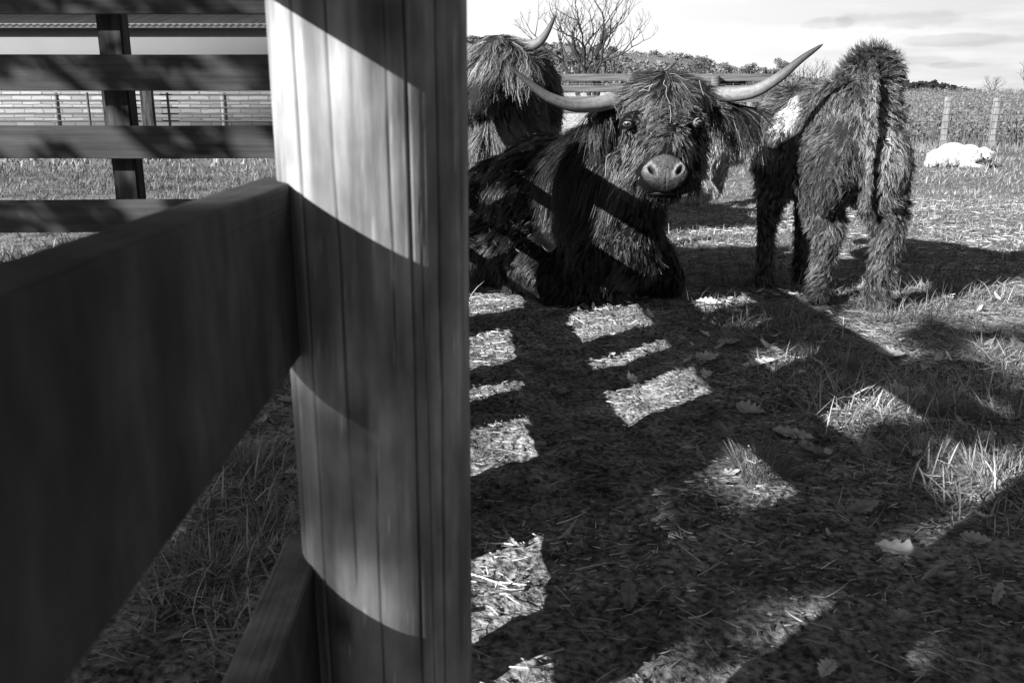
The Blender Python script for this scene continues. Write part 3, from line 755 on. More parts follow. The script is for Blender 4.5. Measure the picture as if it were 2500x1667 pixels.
# small leaf scraps
b = Bag(); g = np.random.default_rng(77)
for k in range(420):
    x, y = g.uniform(0.5, 3.3), g.uniform(1.3, 5.5)
    if k % 4 == 0: x = g.uniform(-1.3, 0.6)
    V, F, t = dead_leaf_mesh(g.uniform(0.02, 0.07), g.uniform(0.012, 0.04), g.uniform(0, 0.6), 200 + k)
    V = V[:, :]; a = g.uniform(0, 6.28); V = np.stack([V[:, 0] * math.cos(a) - V[:, 1] * math.sin(a), V[:, 0] * math.sin(a) + V[:, 1] * math.cos(a), V[:, 2] + V[:, 0] * g.uniform(-.6, .6)], -1)
    b.add(V + [x, y, float(height(x, y)) + 0.012], F, t * g.uniform(0.4, 1.5))
o = b.build('leaf_litter', m_dead, smooth=True); tag(o, 'small scraps of dead leaves among the grass', 'leaves', kind='stuff')

# ------------------------------------------------------------------ animals
def blob_mesh(blobs, voxel=0.022, smooth_it=6):
    """blobs: ('e', centre, radii, rot) ellipsoid or ('c', p0, p1, r0, r1) tapered limb -> one continuous skin"""
    bm = bmesh.new()
    for bl in blobs:
        if bl[0] == 'e':
            c, r = bl[1], bl[2]; rot = bl[3] if len(bl) > 3 else 0.0
            if np.isscalar(r): r = (r, r, r)
            Mx = Matrix.Translation(Vector(c)) @ Matrix.Rotation(rot, 4, 'Z') @ Matrix.Diagonal((r[0], r[1], r[2], 1))
            bmesh.ops.create_icosphere(bm, subdivisions=3, radius=1.0, matrix=Mx)
        else:
            p0, p1, r0, r1 = vec(bl[1]), vec(bl[2]), bl[3], bl[4]
            L = np.linalg.norm(p1 - p0); n = max(2, int(L / (min(r0, r1) * 0.45)) + 1)
            for s in np.linspace(0, 1, n):
                bmesh.ops.create_icosphere(bm, subdivisions=2, radius=r0 + (r1 - r0) * s, matrix=Matrix.Translation(Vector(p0 + (p1 - p0) * s)))
    me = bpy.data.meshes.new('tmp'); bm.to_mesh(me); bm.free()
    o = bpy.data.objects.new('tmp', me); col.objects.link(o)
    md = o.modifiers.new('r', 'REMESH'); md.mode = 'VOXEL'; md.voxel_size = voxel; md.use_smooth_shade = True
    ms = o.modifiers.new('s', 'SMOOTH'); ms.factor = 0.5; ms.iterations = smooth_it
    dg = bpy.context.evaluated_depsgraph_get(); dg.update()
    res = bpy.data.meshes.new_from_object(o.evaluated_get(dg))
    bpy.data.objects.remove(o); bpy.data.meshes.remove(me)
    return res
def sample(me, n, seed, bias=None):
    """n random surface points with normals; fewer on the side turned away from the viewer"""
    g = np.random.default_rng(seed)
    me.calc_loop_triangles(); nt_ = len(me.loop_triangles)
    tv = np.empty(nt_ * 3, np.int32); me.loop_triangles.foreach_get('vertices', tv); tv = tv.reshape(-1, 3)
    co = np.empty(len(me.vertices) * 3, np.float32); me.vertices.foreach_get('co', co); co = co.reshape(-1, 3)
    vnorm = np.empty(len(me.vertices) * 3, np.float32); me.vertices.foreach_get('normal', vnorm); vnorm = vnorm.reshape(-1, 3)
    a, b_, c = co[tv[:, 0]], co[tv[:, 1]], co[tv[:, 2]]
    cr_ = np.cross(b_ - a, c - a); ar = np.linalg.norm(cr_, axis=1) / 2
    cen = (a + b_ + c) / 3; fn = unit(cr_)
    face = (fn * unit(np.array([0, 0, H]) - cen)).sum(1)
    wgt = ar * np.where(face < -0.25, 0.3, 1.0)
    if bias is not None: wgt = wgt * bias(cen)
    idx = g.choice(nt_, n, p=wgt / wgt.sum())
    r1 = np.sqrt(g.random(n))[:, None]; r2 = g.random(n)[:, None]
    p = (1 - r1) * a[idx] + r1 * (1 - r2) * b_[idx] + r1 * r2 * c[idx]
    nn = unit((1 - r1) * vnorm[tv[idx, 0]] + r1 * (1 - r2) * vnorm[tv[idx, 1]] + r1 * r2 * vnorm[tv[idx, 2]])
    return p.astype(float), nn.astype(float)
def coat(name, me, parent, mat, nclump, kids, groom, seed, seg=6, rad=0.018, tight=0.75, wid=(0.0022, 0.0036), messy=0.12, bias=None):
    """real hair strands: clumps of strands grown from the skin. groom(p, n) -> dict(flow, len, lift, grav, curl, tone)"""
    g = np.random.default_rng(seed)
    p, nn = sample(me, nclump, seed, bias)
    d = groom(p, nn)
    keep = d['len'] > 0.004
    p, nn = p[keep], nn[keep]; d = {k: (v[keep] if isinstance(v, np.ndarray) and len(v) == len(keep) else v) for k, v in d.items()}
    n = len(p)
    fl = d['flow'] - nn * (d['flow'] * nn).sum(1, keepdims=True); fl = unit(fl)
    lift = d['lift'] * g.uniform(0.6, 1.4, n)
    L = d['len'] * g.uniform(0.65, 1.2, n)
    cur = unit(fl * np.cos(lift)[:, None] + nn * np.sin(lift)[:, None] + g.normal(0, messy, (n, 3)))
    pts = [p]; q = p
    freq = d.get('freq', 9.0)
    ph = g.uniform(0, 6.28, n); cax = unit(np.cross(cur, nn))
    for i in range(seg):
        s = (i + 1) / seg
        wob = np.stack([vn(q[:, 0] * freq, q[:, 1] * freq, q[:, 2] * freq, k) - 0.5 for k in (3, 5, 8)], -1)
        curl = d['curl'][:, None] * (cax * np.sin(ph + s * 7)[:, None] + nn * 0.4 * np.cos(ph + s * 7)[:, None])
        cur = unit(cur + np.array([0, 0, -1.0]) * (d['grav'] / seg)[:, None] + wob * 0.9 * (0.3 + d['curl'])[:, None] + curl)
        # keep hair from diving into the skin
        into = (cur * nn).sum(1); cur = unit(cur + nn * np.clip(-into + 0.02, 0, 1)[:, None] * (0.9 if i < seg // 2 else 0.35))
        q = q + cur * (L / seg)[:, None]; pts.append(q)
    pts = np.stack(pts, 1)                                             # n, seg+1, 3
    # strands of each clump
    m = n * kids
    gp_ = np.repeat(pts, kids, axis=0); gn = np.repeat(nn, kids, axis=0); gf_ = np.repeat(fl, kids, axis=0)
    bt = np.cross(gn, gf_)
    rr = np.sqrt(g.random(m)) * rad; aa = g.uniform(0, 6.28, m)
    off = gf_ * (np.cos(aa) * rr)[:, None] + bt * (np.sin(aa) * rr)[:, None]
    s = np.linspace(0, 1, seg + 1)
    ls = g.uniform(0.6, 1.08, m)
    root = gp_[:, :1]
    rel = (gp_ - root) * ls[:, None, None]
    spread = 1 - tight * s[None, :, None] ** 0.9
    jit = g.normal(0, 1, (m, 1, 3)) * 0.05 * np.repeat(L, kids)[:, None, None] * s[None, :, None] ** 1.5
    Q = root + rel + off[:, None] * spread + jit - gn[:, None] * 0.004
    T = unit(np.gradient(Q, axis=1))
    Wv = unit(np.cross(T, gn[:, None] + g.normal(0, 0.45, (m, 1, 3))))
    ww = g.uniform(wid[0], wid[1], m)[:, None] * (np.linspace(1, 0.25, seg + 1) ** 0.8)[None]
    V = np.stack([Q - Wv * ww[..., None] / 2, Q + Wv * ww[..., None] / 2], 2).reshape(-1, 3)
    base = (np.arange(m) * (seg + 1) * 2)[:, None]; k = np.arange(seg)[None] * 2
    F = np.stack([base + k, base + k + 1, base + k + 3, base + k + 2], -1).reshape(-1, 4)
    tn = np.repeat(d['tone'] * g.uniform(0.35, 1.65, n) ** 1.2, kids) * g.uniform(0.5, 1.5, m)
    tn = (tn[:, None] * np.linspace(0.75, 1.2, seg + 1)[None]).repeat(2, axis=1)
    return rawmesh(name, V, F, mat, tn.ravel(), True, parent)
def skin(name, me, mat):
    me.name = name; me.materials.clear(); me.materials.append(mat)
    o = bpy.data.objects.new(name, me); col.objects.link(o); return o
def gauss(p, c, r):
    r = np.asarray(r, float); d = (p - np.asarray(c)) / r
    return np.exp(-(d ** 2).sum(1))
def horn(path, r0, parent, mat, seed, tip_dark=0.5, n=70):
    pth = catmull(path, n); s = np.linspace(0, 1, n)
    rad = r0 * (1 - s ** 1.7 * 0.80) * (1 - 0.25 * sstep(s, 0.9, 1.0)); rad[-1] = r0 * 0.03; rad[-2] = r0 * 0.12
    V, F = tube(pth, rad, 28, False)
    tt = np.repeat(np.interp(s, [0, 0.1, 0.35, 0.6, 0.8, 1], [0.75, 0.95, 1.0, 0.75, tip_dark * 0.55, tip_dark * 0.22]), 28)
    a = np.tile(np.arange(28), n)
    tt = tt * (0.60 + 0.8 * vn(a * 1.3, np.repeat(s, 28) * 7, 0, seed)) * (1 - 0.10 * (np.sin(np.repeat(s, 28) * 90) > 0.8) * (np.repeat(s, 28) < 0.35))
    return rawmesh('horn', V, F, mat, tt, True, parent)
m_horn = M('horn_keratin', 0.30, 0.6, 0.35, tone=True, noise=[((60, 60, 60), 4, 0.8, 1.15, 0.3, 0.7)], bump=((90, 90, 90), 4, 0.3, 0.003))
m_blackskin = M('black_hide', 0.008, 0.9, 0.1)
m_blackhair = M('black_hair', 0.044, 0.42, 0.55, tone=True)
m_brownskin = M('brown_hide', 0.03, 0.9, 0.1)
m_brownhair = M('brown_hair', 0.145, 0.55, 0.4, tone=True)
m_reddhair = M('long_reddish_hair', 0.14, 0.5, 0.4, tone=True)
m_palehair = M('cream_hair', 0.42, 0.7, 0.3, tone=True)
m_whitehair = M('white_hair', 0.62, 0.8, 0.2, tone=True)
m_nose = M('wet_nose', 0.085, 0.45, 0.5, tone=True, noise=[((120, 120, 120), 5, 0.55, 1.45, 0.3, 0.7), ((30, 30, 30), 3, 0.7, 1.3, 0.3, 0.7)], bump=((260, 260, 260), 3, 0.9, 0.004))
m_hoof = M('hoof', 0.03, 0.6, 0.4)
m_eye = M('eye_glass', 0.015, 0.15, 0.6, tone=True)

def eye(c, r, look, parent):
    """eyeball with sky reflection painted as a pale crescent, dark iris and lids"""
    bm = bmesh.new(); bmesh.ops.create_uvsphere(bm, u_segments=28, v_segments=18, radius=r, matrix=Matrix.Translation(Vector(c)))
    me = bpy.data.meshes.new('eye'); bm.to_mesh(me); bm.free(); me.materials.append(m_eye)
    co = np.empty(len(me.vertices) * 3, np.float32); me.vertices.foreach_get('co', co); co = co.reshape(-1, 3)
    dd = ((co - np.asarray(c)) / r * unit(vec(look))).sum(1)
    up_ = (co[:, 2] - c[2]) / r
    t = np.where(dd > 0.93, 0.3, np.where(dd > 0.75, 3.0, 14.0)) + 14 * (up_ > 0.22) * (dd > 0.3)  # paler upper part: sky reflection painted into the eye colour
    a = me.attributes.new('tone', 'FLOAT', 'POINT'); a.data.foreach_set('value', t.astype(np.float32))
    me.polygons.foreach_set('use_smooth', np.ones(len(me.polygons), bool))
    o = bpy.data.objects.new('eye', me); link(o, parent)
    # lids: two arcs of dark skin
    for sgn in (1, -1):
        th = np.linspace(-1.25, 1.25, 14)
        side = unit(np.cross(vec(look), [0, 0, 1.0]))
        pth = [np.asarray(c) + unit(vec(look)) * r * 0.68 + side * math.sin(a_) * r * 1.05 + np.array([0, 0, 1.0]) * sgn * math.cos(a_) * r * 0.66 for a_ in th]
        V, F = tube(pth, np.interp(th, [-1.25, 0, 1.25], [r * .10, r * .24, r * .10]), 8, False)
        rawmesh('eyelid', V, F, m_blackskin, parent=o)
    return o

# ---------------- black cow lying down
p = P
EL, ER = p(1533, 303, 3.985), p(1704, 300, 3.975)
MZ = p(1623, 425, 3.84)
cow_blobs = [
    ('e', (0.46, 4.72, 0.50), (0.33, 0.36, 0.40), R(-35)),
    ('e', (0.20, 5.02, 0.43), (0.36, 0.42, 0.41), R(-35)),
    ('e', (0.00, 5.32, 0.36), (0.34, 0.40, 0.36), R(-35)),
    ('e', (-0.20, 5.62, 0.28), (0.32, 0.36, 0.30), R(-35)),
    ('e', (-0.02, 5.02, 0.22), (0.24, 0.34, 0.24), R(-30)),
    ('e', (0.50, 5.35, 0.25), (0.25, 0.35, 0.24), R(-30)),
    ('c', (0.50, 4.66, 0.62), p(1600, 330, 4.36), 0.27, 0.17),
    ('c', (0.48, 4.55, 0.45), p(1560, 420, 4.25), 0.24, 0.15),
    ('c', p(1560, 470, 4.20), p(1535, 640, 4.32), 0.13, 0.14),
    ('c', p(1450, 560, 4.45), p(1440, 670, 4.42), 0.20, 0.17),
    # folded fore legs and knees
    ('c', p(1300, 640, 4.55), p(1370, 705, 4.42), 0.14, 0.11),
    ('c', p(1370, 705, 4.42), p(1470, 718, 4.36), 0.10, 0.075),
    ('c', p(1470, 690, 4.40), p(1540, 640, 4.36), 0.075, 0.10),
    ('c', p(1585, 640, 4.62), p(1620, 680, 4.62), 0.15, 0.12),
    ('c', p(1560, 600, 4.62), p(1590, 660, 4.62), 0.15, 0.13),
    ('c', p(1240, 600, 4.80), p(1260, 680, 4.70), 0.17, 0.10),
    ('c', p(1190, 600, 5.00), p(1180, 650, 5.00), 0.20, 0.12),
    # head
    ('e', p(1620, 258, 4.24), (0.205, 0.17, 0.155)),
    ('c', p(1620, 290, 4.16), p(1621, 350, 4.02), 0.165, 0.135),
    ('c', p(1621, 350, 4.02), MZ + [0, 0.075, 0.005], 0.135, 0.098),
    ('e', MZ + [0, 0.065, -0.025], (0.128, 0.08, 0.092)),
    ('e', p(1622, 468, 3.94), (0.085, 0.08, 0.055)),
    ('c', p(1620, 400, 4.14), p(1622, 462, 3.98), 0.13, 0.075),
    ('c', p(1558, 345, 4.12), p(1568, 430, 4.02), 0.085, 0.08), ('c', p(1684, 345, 4.12), p(1676, 430, 4.02), 0.085, 0.08),
    ('e', p(1541, 300, 4.05), (0.055, 0.055, 0.055)), ('e', p(1696, 297, 4.05), (0.055, 0.055, 0.055)),
    # ears
    ('c', p(1735, 262, 4.26), p(1842, 283, 4.28), 0.045, 0.04), ('c', p(1505, 270, 4.28), p(1450, 284, 4.32), 0.045, 0.04),
    # horn bosses
    ('c', p(1560, 245, 4.26), p(1512, 250, 4.26), 0.07, 0.05), ('c', p(1690, 240, 4.26), p(1735, 235, 4.26), 0.07, 0.05),
]
me = blob_mesh(cow_blobs, 0.020, 5)
black = skin('lying_cow', me, m_blackskin)
tag(black, 'black long haired cow with wide curved horns lying down and facing the viewer', 'cow')
POLL = p(1620, 190, 4.24); WH = p(1618, 300, 4.0)
HC = p(1620, 320, 4.15)
def groom_black(q, nn):
    n = len(q)
    hd = gauss(q, HC, (0.28, 0.30, 0.33)); head = sstep(hd, 0.25, 0.5) * (q[:, 1] < 4.38)
    # projected image coordinates in the head's own frame
    x = (q[:, 0] - HC[0]); z = q[:, 2]
    zE = EL[2]
    down = np.tile([0, 0, -1.0], (n, 1))
    body = unit(np.stack([-0.35 + 0 * x, 0.25 + 0 * x, -0.75 + 0 * x], -1))
    # forelock: from poll outwards and down
    top = sstep(z, zE + 0.02, zE + 0.08)
    fl_top = np.stack([x * 9.0 + 0.25 * np.sign(x), -0.3 + 0 * x, -0.75 - 0 * x], -1)
    # below the eyes: parted in the middle, sweeping out to the cheeks
    fl_face = np.stack([np.tanh(x / 0.05) * (0.9 - 0.7 * np.clip(np.abs(x) / 0.12, 0, 1)), 0 * x, -1 + 0 * x], -1)
    flow = body * (1 - head[:, None]) + head[:, None] * (top[:, None] * fl_top + (1 - top)[:, None] * fl_face)
    ears = np.maximum(gauss(q, p(1800, 275, 4.27), (0.16, 0.09, 0.07)), gauss(q, p(1470, 280, 4.30), (0.11, 0.09, 0.07)))
    ears = sstep(ears, 0.25, 0.5)
    flow = flow * (1 - ears[:, None]) + ears[:, None] * (down + np.stack([0.15 * np.sign(x), -0.2 + 0 * x, 0 * x], -1))
    # mane on the neck and shoulder
    mane = sstep(gauss(q, (0.42, 4.45, 0.72), (0.30, 0.40, 0.30)), 0.2, 0.6) * (1 - head) * (1 - ears)
    flow = flow * (1 - 0.7 * mane[:, None]) + 0.7 * mane[:, None] * (down + np.array([-0.1, -0.15, 0]))
    low = 1 - sstep(z, 0.12, 0.30)
    L = 0.085 * (1 - 0.35 * low)
    L = np.where(head > 0.5, np.where(top > 0.5, 0.085, 0.050), L)
    # longer forelock around the poll
    L = L + 0.035 * gauss(q, POLL, (0.16, 0.14, 0.08))
    L = L * (1 - mane) + mane * 0.24
    L = L * (1 - ears) + ears * 0.21
    brisk = gauss(q, p(1545, 560, 4.2), (0.11, 0.2, 0.18)); L = np.where(brisk > 0.35, 0.045, L)
    # short around the eyes, none on nose and eyes
    for e in (EL, ER):
        dd = np.linalg.norm(q - e, axis=1); L = np.where(dd < 0.024, 0, np.where(dd < 0.066, 0.018, L)); ab = (np.abs(x - (e[0] - HC[0])) < 0.05) & (z > e[2]) & (z < e[2] + 0.12); L = np.where(ab & (L > 0.03), 0.028, L)
    nose = np.linalg.norm((q - (MZ + [0, 0.0, 0.012])) / np.array([0.104, 0.10, 0.070]), axis=1)
    L = np.where(nose < 0.9, 0, np.where(nose < 1.2, 0.018, L))
    chin = (np.abs(x) < 0.12) & (z < MZ[2] - 0.05) & (q[:, 1] < 4.05)
    L = np.where(chin & (L > 0.026), 0.026, L)
    lift = np.where(head > 0.5, 0.35, 0.35) + 0.0 * x
    grav = np.where(mane > 0.4, 2.0, 0.9) + ears * 1.6
    curl = np.where((head > 0.5) & (top > 0.3), 0.28, 0.10) + 0 * x
    curl = np.where((head > 0.5) & (z > zE - 0.03) & (z < zE + 0.10) & (np.abs(x) < 0.14), 0.75, curl)
    tone = 1.0 + 2.3 * (head > 0.5) * (1 - 0.6 * ears) - 0.35 * ears - 0.45 * (mane > 0.5) - 0.3 * low  # sheen on the head and shade on the mane put into hair tone
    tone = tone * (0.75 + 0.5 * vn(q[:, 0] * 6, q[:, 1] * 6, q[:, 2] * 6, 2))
    return dict(flow=flow, len=L, lift=lift, grav=grav, curl=curl, tone=tone)
headbias = lambda c: 1 + 2.2 * gauss(c, HC, (0.24, 0.3, 0.3))
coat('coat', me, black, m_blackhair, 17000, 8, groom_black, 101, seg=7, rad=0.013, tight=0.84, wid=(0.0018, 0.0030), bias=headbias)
# horns
horn([p(1540, 250, 4.26), p(1500, 247, 4.24), p(1452, 256, 4.20), p(1400, 258, 4.15), p(1345, 240, 4.10), p(1298, 208, 4.06), p(1242, 161, 4.02)], 0.038, black, m_horn, 3, 0.9)
horn([p(1705, 236, 4.26), p(1745, 232, 4.24), p(1800, 230, 4.20), p(1850, 220, 4.16), p(1905, 187, 4.12), p(1955, 146, 4.09), p(2010, 108, 4.06)], 0.038, black, m_horn, 4, 0.6)
eye(EL + [0.000, 0.004, 0], 0.0215, (-0.35, -1, 0.05), black)
eye(ER + [0.000, 0.004, 0], 0.0215, (0.35, -1, 0.05), black)
# bare nose pad with nostrils and mouth
def nose_pad(c, w, h, dep, parent):
    nu, nv = 70, 54
    U, Vv = np.meshgrid(np.linspace(-1, 1, nu), np.linspace(-1, 1, nv), indexing='ij')
    # squircle outline, narrower at the bottom
    k = np.sqrt(np.clip(1 - 0.5 * Vv ** 2, 0, 1)); k2 = np.sqrt(np.clip(1 - 0.5 * U ** 2, 0, 1))
    X = U * k * w * np.interp(Vv, [-1, -0.5, 0.1, 0.5, 1], [0.76, 0.90, 1.0, 0.97, 0.84]); Z = Vv * k2 * h + 0.06 * h * (1 - U ** 2)
    rr = np.clip(np.maximum(np.abs(U), np.abs(Vv)), 0, 1)
    Yv = -dep * (np.clip(1 - rr ** 3.0, 0, 1)) ** 0.6 - 0.006 * np.exp(-(U / 0.5) ** 2) + (vn(U * 9, Vv * 8, 0, 17) - 0.5) * 0.004
    t = np.ones_like(X)
    for sx_ in (-1, 1):
        cx_, cz_ = sx_ * w * 0.58, h * 0.10
        # comma shaped nostril, leaning outwards at the top
        dx = (X - cx_ - sx_ * (Z - cz_) * 0.45) / (w * 0.11); dz = (Z - cz_) / (h * 0.19)
        d2 = dx ** 2 + dz ** 2
        Yv = Yv + 0.020 * np.exp(-d2 ** 1.5 * 1.0) - 0.005 * np.exp(-(np.sqrt(d2) - 1.7) ** 2 * 3)
        ang_ = np.arctan2(dz, dx * sx_)
        t = t * (1 - 0.95 * np.exp(-d2 ** 2 * 0.8)) + (1.7 + 0.9 * np.cos(ang_ - 1.9)) * np.exp(-(np.sqrt(d2) - 2.0) ** 2 * 1.2) * (0.6 + 0.8 * vn(X * 60, Z * 60, 0, 8))
    groove = np.exp(-(X / (w * 0.03)) ** 2) * (Z < -0.1 * h); Yv = Yv + 0.003 * groove; t = t * (1 - 0.12 * groove)
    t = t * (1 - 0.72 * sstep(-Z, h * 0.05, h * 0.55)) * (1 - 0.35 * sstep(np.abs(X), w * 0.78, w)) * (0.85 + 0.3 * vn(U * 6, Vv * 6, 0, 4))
    V = np.stack([X, Yv, Z], -1).reshape(-1, 3)
    tilt = Matrix.Rotation(R(-18), 3, 'X'); V = V @ np.array(tilt).T + c
    i, j = np.meshgrid(np.arange(nu - 1), np.arange(nv - 1), indexing='ij')
    F = np.stack([i * nv + j, (i + 1) * nv + j, (i + 1) * nv + j + 1, i * nv + j + 1], -1).reshape(-1, 4)
    return rawmesh('nose', V, F, m_nose, t.ravel(), True, parent)
nose_pad(MZ + [0.001, 0.006, 0.000], 0.102, 0.084, 0.028, black)
V, F = tube(catmull([MZ + [-0.070, 0.045, -0.088], MZ + [-0.035, 0.016, -0.084], MZ + [0, 0.008, -0.083], MZ + [0.035, 0.016, -0.084], MZ + [0.070, 0.045, -0.088]], 24), np.interp(np.linspace(0, 1, 24), [0, .5, 1], [0.005, 0.010, 0.005]), 12, True)
rawmesh('lip', V, F[:-24], M('dark_lip', 0.02, 0.5, 0.4), parent=black)

# straw on the cow
def chaff(me, n, seed, box, L=(0.01, 0.035)):
    pp, nn = sample(me, 6000, seed); g = np.random.default_rng(seed)
    k = box(pp, nn); pp, nn = pp[k][:n], nn[k][:n]
    a = unit(np.cross(nn, g.normal(size=nn.shape))); bq = np.cross(nn, a)
    pp = pp + nn * g.uniform(0.02, 0.05, (len(pp), 1)); l = g.uniform(L[0], L[1], (len(pp), 1)) / 2; w_ = 0.0009
    V = np.stack([pp - a * l - bq * w_, pp + a * l - bq * w_, pp + a * l + bq * w_, pp - a * l + bq * w_], 1).reshape(-1, 3)
    return V, np.arange(len(V)).reshape(-1, 4)
b = Bag()
V, F = chaff(me, 330, 5, lambda q, n_: (q[:, 0] < 0.10) & (q[:, 2] > 0.25) & (n_[:, 1] < 0.4)); b.add(V, F)
V, F = chaff(me, 60, 6, lambda q, n_: (q[:, 2] > 0.3) & (n_[:, 1] < 0.2), (0.006, 0.02)); b.add(V, F)
def stalk(pix, Y, r=0.0016):
    return tube(catmull([p(a, c, Y + (0 if len(k) < 1 else 0)) for a, c, *k in pix], 24), np.full(24, r), 5, False)
m_straw = M('pale_straw', 0.42, 0.6, 0.3)
o = b.build('hay_chaff', m_straw); tag(o, 'tiny bits of hay caught in the coat of the black cow', 'hay', kind='stuff')
STK = [([(1635, 258), (1638, 280), (1636, 310), (1643, 345), (1655, 358), (1662, 375)], 3.93, 'long curved hay stem hanging down the face of the black cow between the eyes'),
       ([(1560, 224), (1572, 220), (1584, 222), (1586, 214), (1594, 206)], 4.00, 'kinked hay stem on the forelock of the black cow, left of the parting'),
       ([(1623, 196), (1620, 206), (1628, 214), (1626, 230), (1632, 246), (1637, 255)], 4.00, 'branched hay stem on the middle of the forelock of the black cow'),
       ([(1664, 202), (1672, 210), (1680, 220)], 4.02, 'short hay bit on the right half of the forelock of the black cow'),
       ([(1707, 196), (1712, 216), (1718, 232)], 4.04, 'straight hay stem beside the base of the right horn'),
       ([(1490, 376), (1481, 386), (1479, 410), (1478, 432)], 4.05, 'upright hay stem with a tuft on the mane left of the muzzle')]
for pix, Yk, lab in STK:
    V, F = stalk(pix, Yk); o = rawmesh('hay_stem', V, F, m_straw); tag(o, lab, 'hay', 'hay stems on the black cow')

# ---------------- brown calf seen from behind
BHL, BHR = G(2000, 742), G(2140, 758)
BFL, BFR = G(1858, 688), G(1940, 682)
BFL = np.array([1.42, 4.90, 0]); BFR = np.array([1.66, 5.00, 0])
def leg_hind(f, hipx, r=1.0):
    hock = f + [0.0, -0.05, 0.38]; knee = np.array([hipx, f[1] + 0.20, 0.66]); fet = f + [0, 0.03, 0.10]
    return [('c', knee, hock, 0.15, 0.075), ('c', hock, fet, 0.066, 0.054), ('c', fet, f + [0, -0.03, 0.045], 0.062, 0.058)]
def leg_fore(f, r=1.0):
    k = f + [0, 0.02, 0.36]; sh = f + [0.05, 0.05, 0.68]; fet = f + [0, 0, 0.09]
    return [('c', sh, k, 0.12, 0.056), ('c', k, fet, 0.052, 0.046), ('c', fet, f + [0, -0.02, 0.04], 0.055, 0.052)]
calf_blobs = [
    ('e', (1.65, 4.40, 0.88), (0.225, 0.24, 0.27)), ('e', (1.65, 4.36, 0.76), (0.235, 0.22, 0.24)),
    ('e', p(2128, 190, 4.36), (0.13, 0.16, 0.14)),
    ('e', (1.60, 4.68, 0.82), (0.22, 0.30, 0.28)),
    ('e', (1.52, 4.95, 0.81), (0.22, 0.30, 0.28)),
    ('e', (1.52, 5.20, 0.80), (0.19, 0.22, 0.25)),
    ('e', (1.53, 4.32, 0.72), (0.125, 0.19, 0.24)), ('e', (1.76, 4.28, 0.70), (0.125, 0.19, 0.24)),
    ('c', (1.50, 5.25, 0.86), (1.60, 5.55, 0.80), 0.15, 0.11),
    ('c', (1.60, 5.55, 0.82), (1.62, 5.75, 0.68), 0.10, 0.075),
] + leg_hind(BHL, 1.56) + leg_hind(BHR, 1.82) + leg_fore(BFL) + leg_fore(BFR)
me2 = blob_mesh(calf_blobs, 0.016, 5)
calf = skin('standing_calf', me2, m_brownskin)
tag(calf, 'shaggy brown calf with white flank patch standing with its back to the viewer', 'calf')
RC = p(2130, 165, 4.25)
def groom_calf(q, nn):
    x, y, z = q[:, 0], q[:, 1], q[:, 2]; n = len(q)
    ax = 1.52 + 0.20 * (5.1 - y)
    side = np.sign(x - np.interp(y, [4.2, 5.3], [1.70, 1.52]))
    flow = np.stack([side * 0.25, -0.35 + 0 * x, -1 + 0 * x], -1)
    legs = 1 - sstep(z, 0.50, 0.62)
    L = np.where(z > 0.5, 0.055, 0.050)
    L = np.where(z < 0.16, 0.05, L); L = np.where(z < 0.035, 0.0, L)
    top = sstep(z, 1.02, 1.12)
    lift = 0.50 + 0.35 * top
    grav = 0.8 - 0.9 * top
    curl = 0.5 + 0 * x
    # light strip down the middle of the rump, white patch on the left flank
    back = (y < 4.45) & (z > 0.55)
    t = 1.0 + 1.2 * gauss(q, p(2150, 290, 4.15), (0.07, 0.4, 0.22)) + 0.4 * gauss(q, p(2170, 400, 4.15), (0.08, 0.4, 0.2))
    dark = gauss(q, p(2015, 420, 4.2), (0.12, 0.4, 0.16)) + gauss(q, p(2130, 150, 4.3), (0.12, 0.4, 0.06)); t = t * (1 - 0.5 * np.clip(dark, 0, 1))
    u_ = CX + q[:, 0] * FPX / (y * CP + (H - z) * SP); v_ = CY - ((z - H) * CP + y * SP) / (y * CP - (z - H) * SP) * FPX
    pw = sstep(gauss(np.stack([u_ + (v_ - 278) * 0.55, v_, 0 * u_], -1), (1928, 278, 0), (29, 58, 1)) * (0.7 + 0.6 * vn(q[:, 0] * 14, y * 14, z * 14, 7)), 0.35, 0.6) * (nn[:, 0] < 0.2)
    patch_c = np.array([0, 0, 0])
    t = t * (1 - pw) + pw * 4.6
    pl = sstep(gauss(q, p(1845, 360, 4.95), (0.08, 0.3, 0.10)), 0.3, 0.7); t = t * (1 + 1.4 * pl)
    t = t * (0.65 + 0.7 * vn(x * 7, y * 7, z * 7, 12)) * (1 + 0.5 * legs * (y > 4.6))  # fore legs painted paler to offset the black cow's cast shadow
    return dict(flow=flow, len=L, lift=lift, grav=grav, curl=curl, tone=t)
coat('coat', me2, calf, m_brownhair, 17000, 6, groom_calf, 202, seg=5, rad=0.013, tight=0.75, wid=(0.0018, 0.0030), messy=0.30)
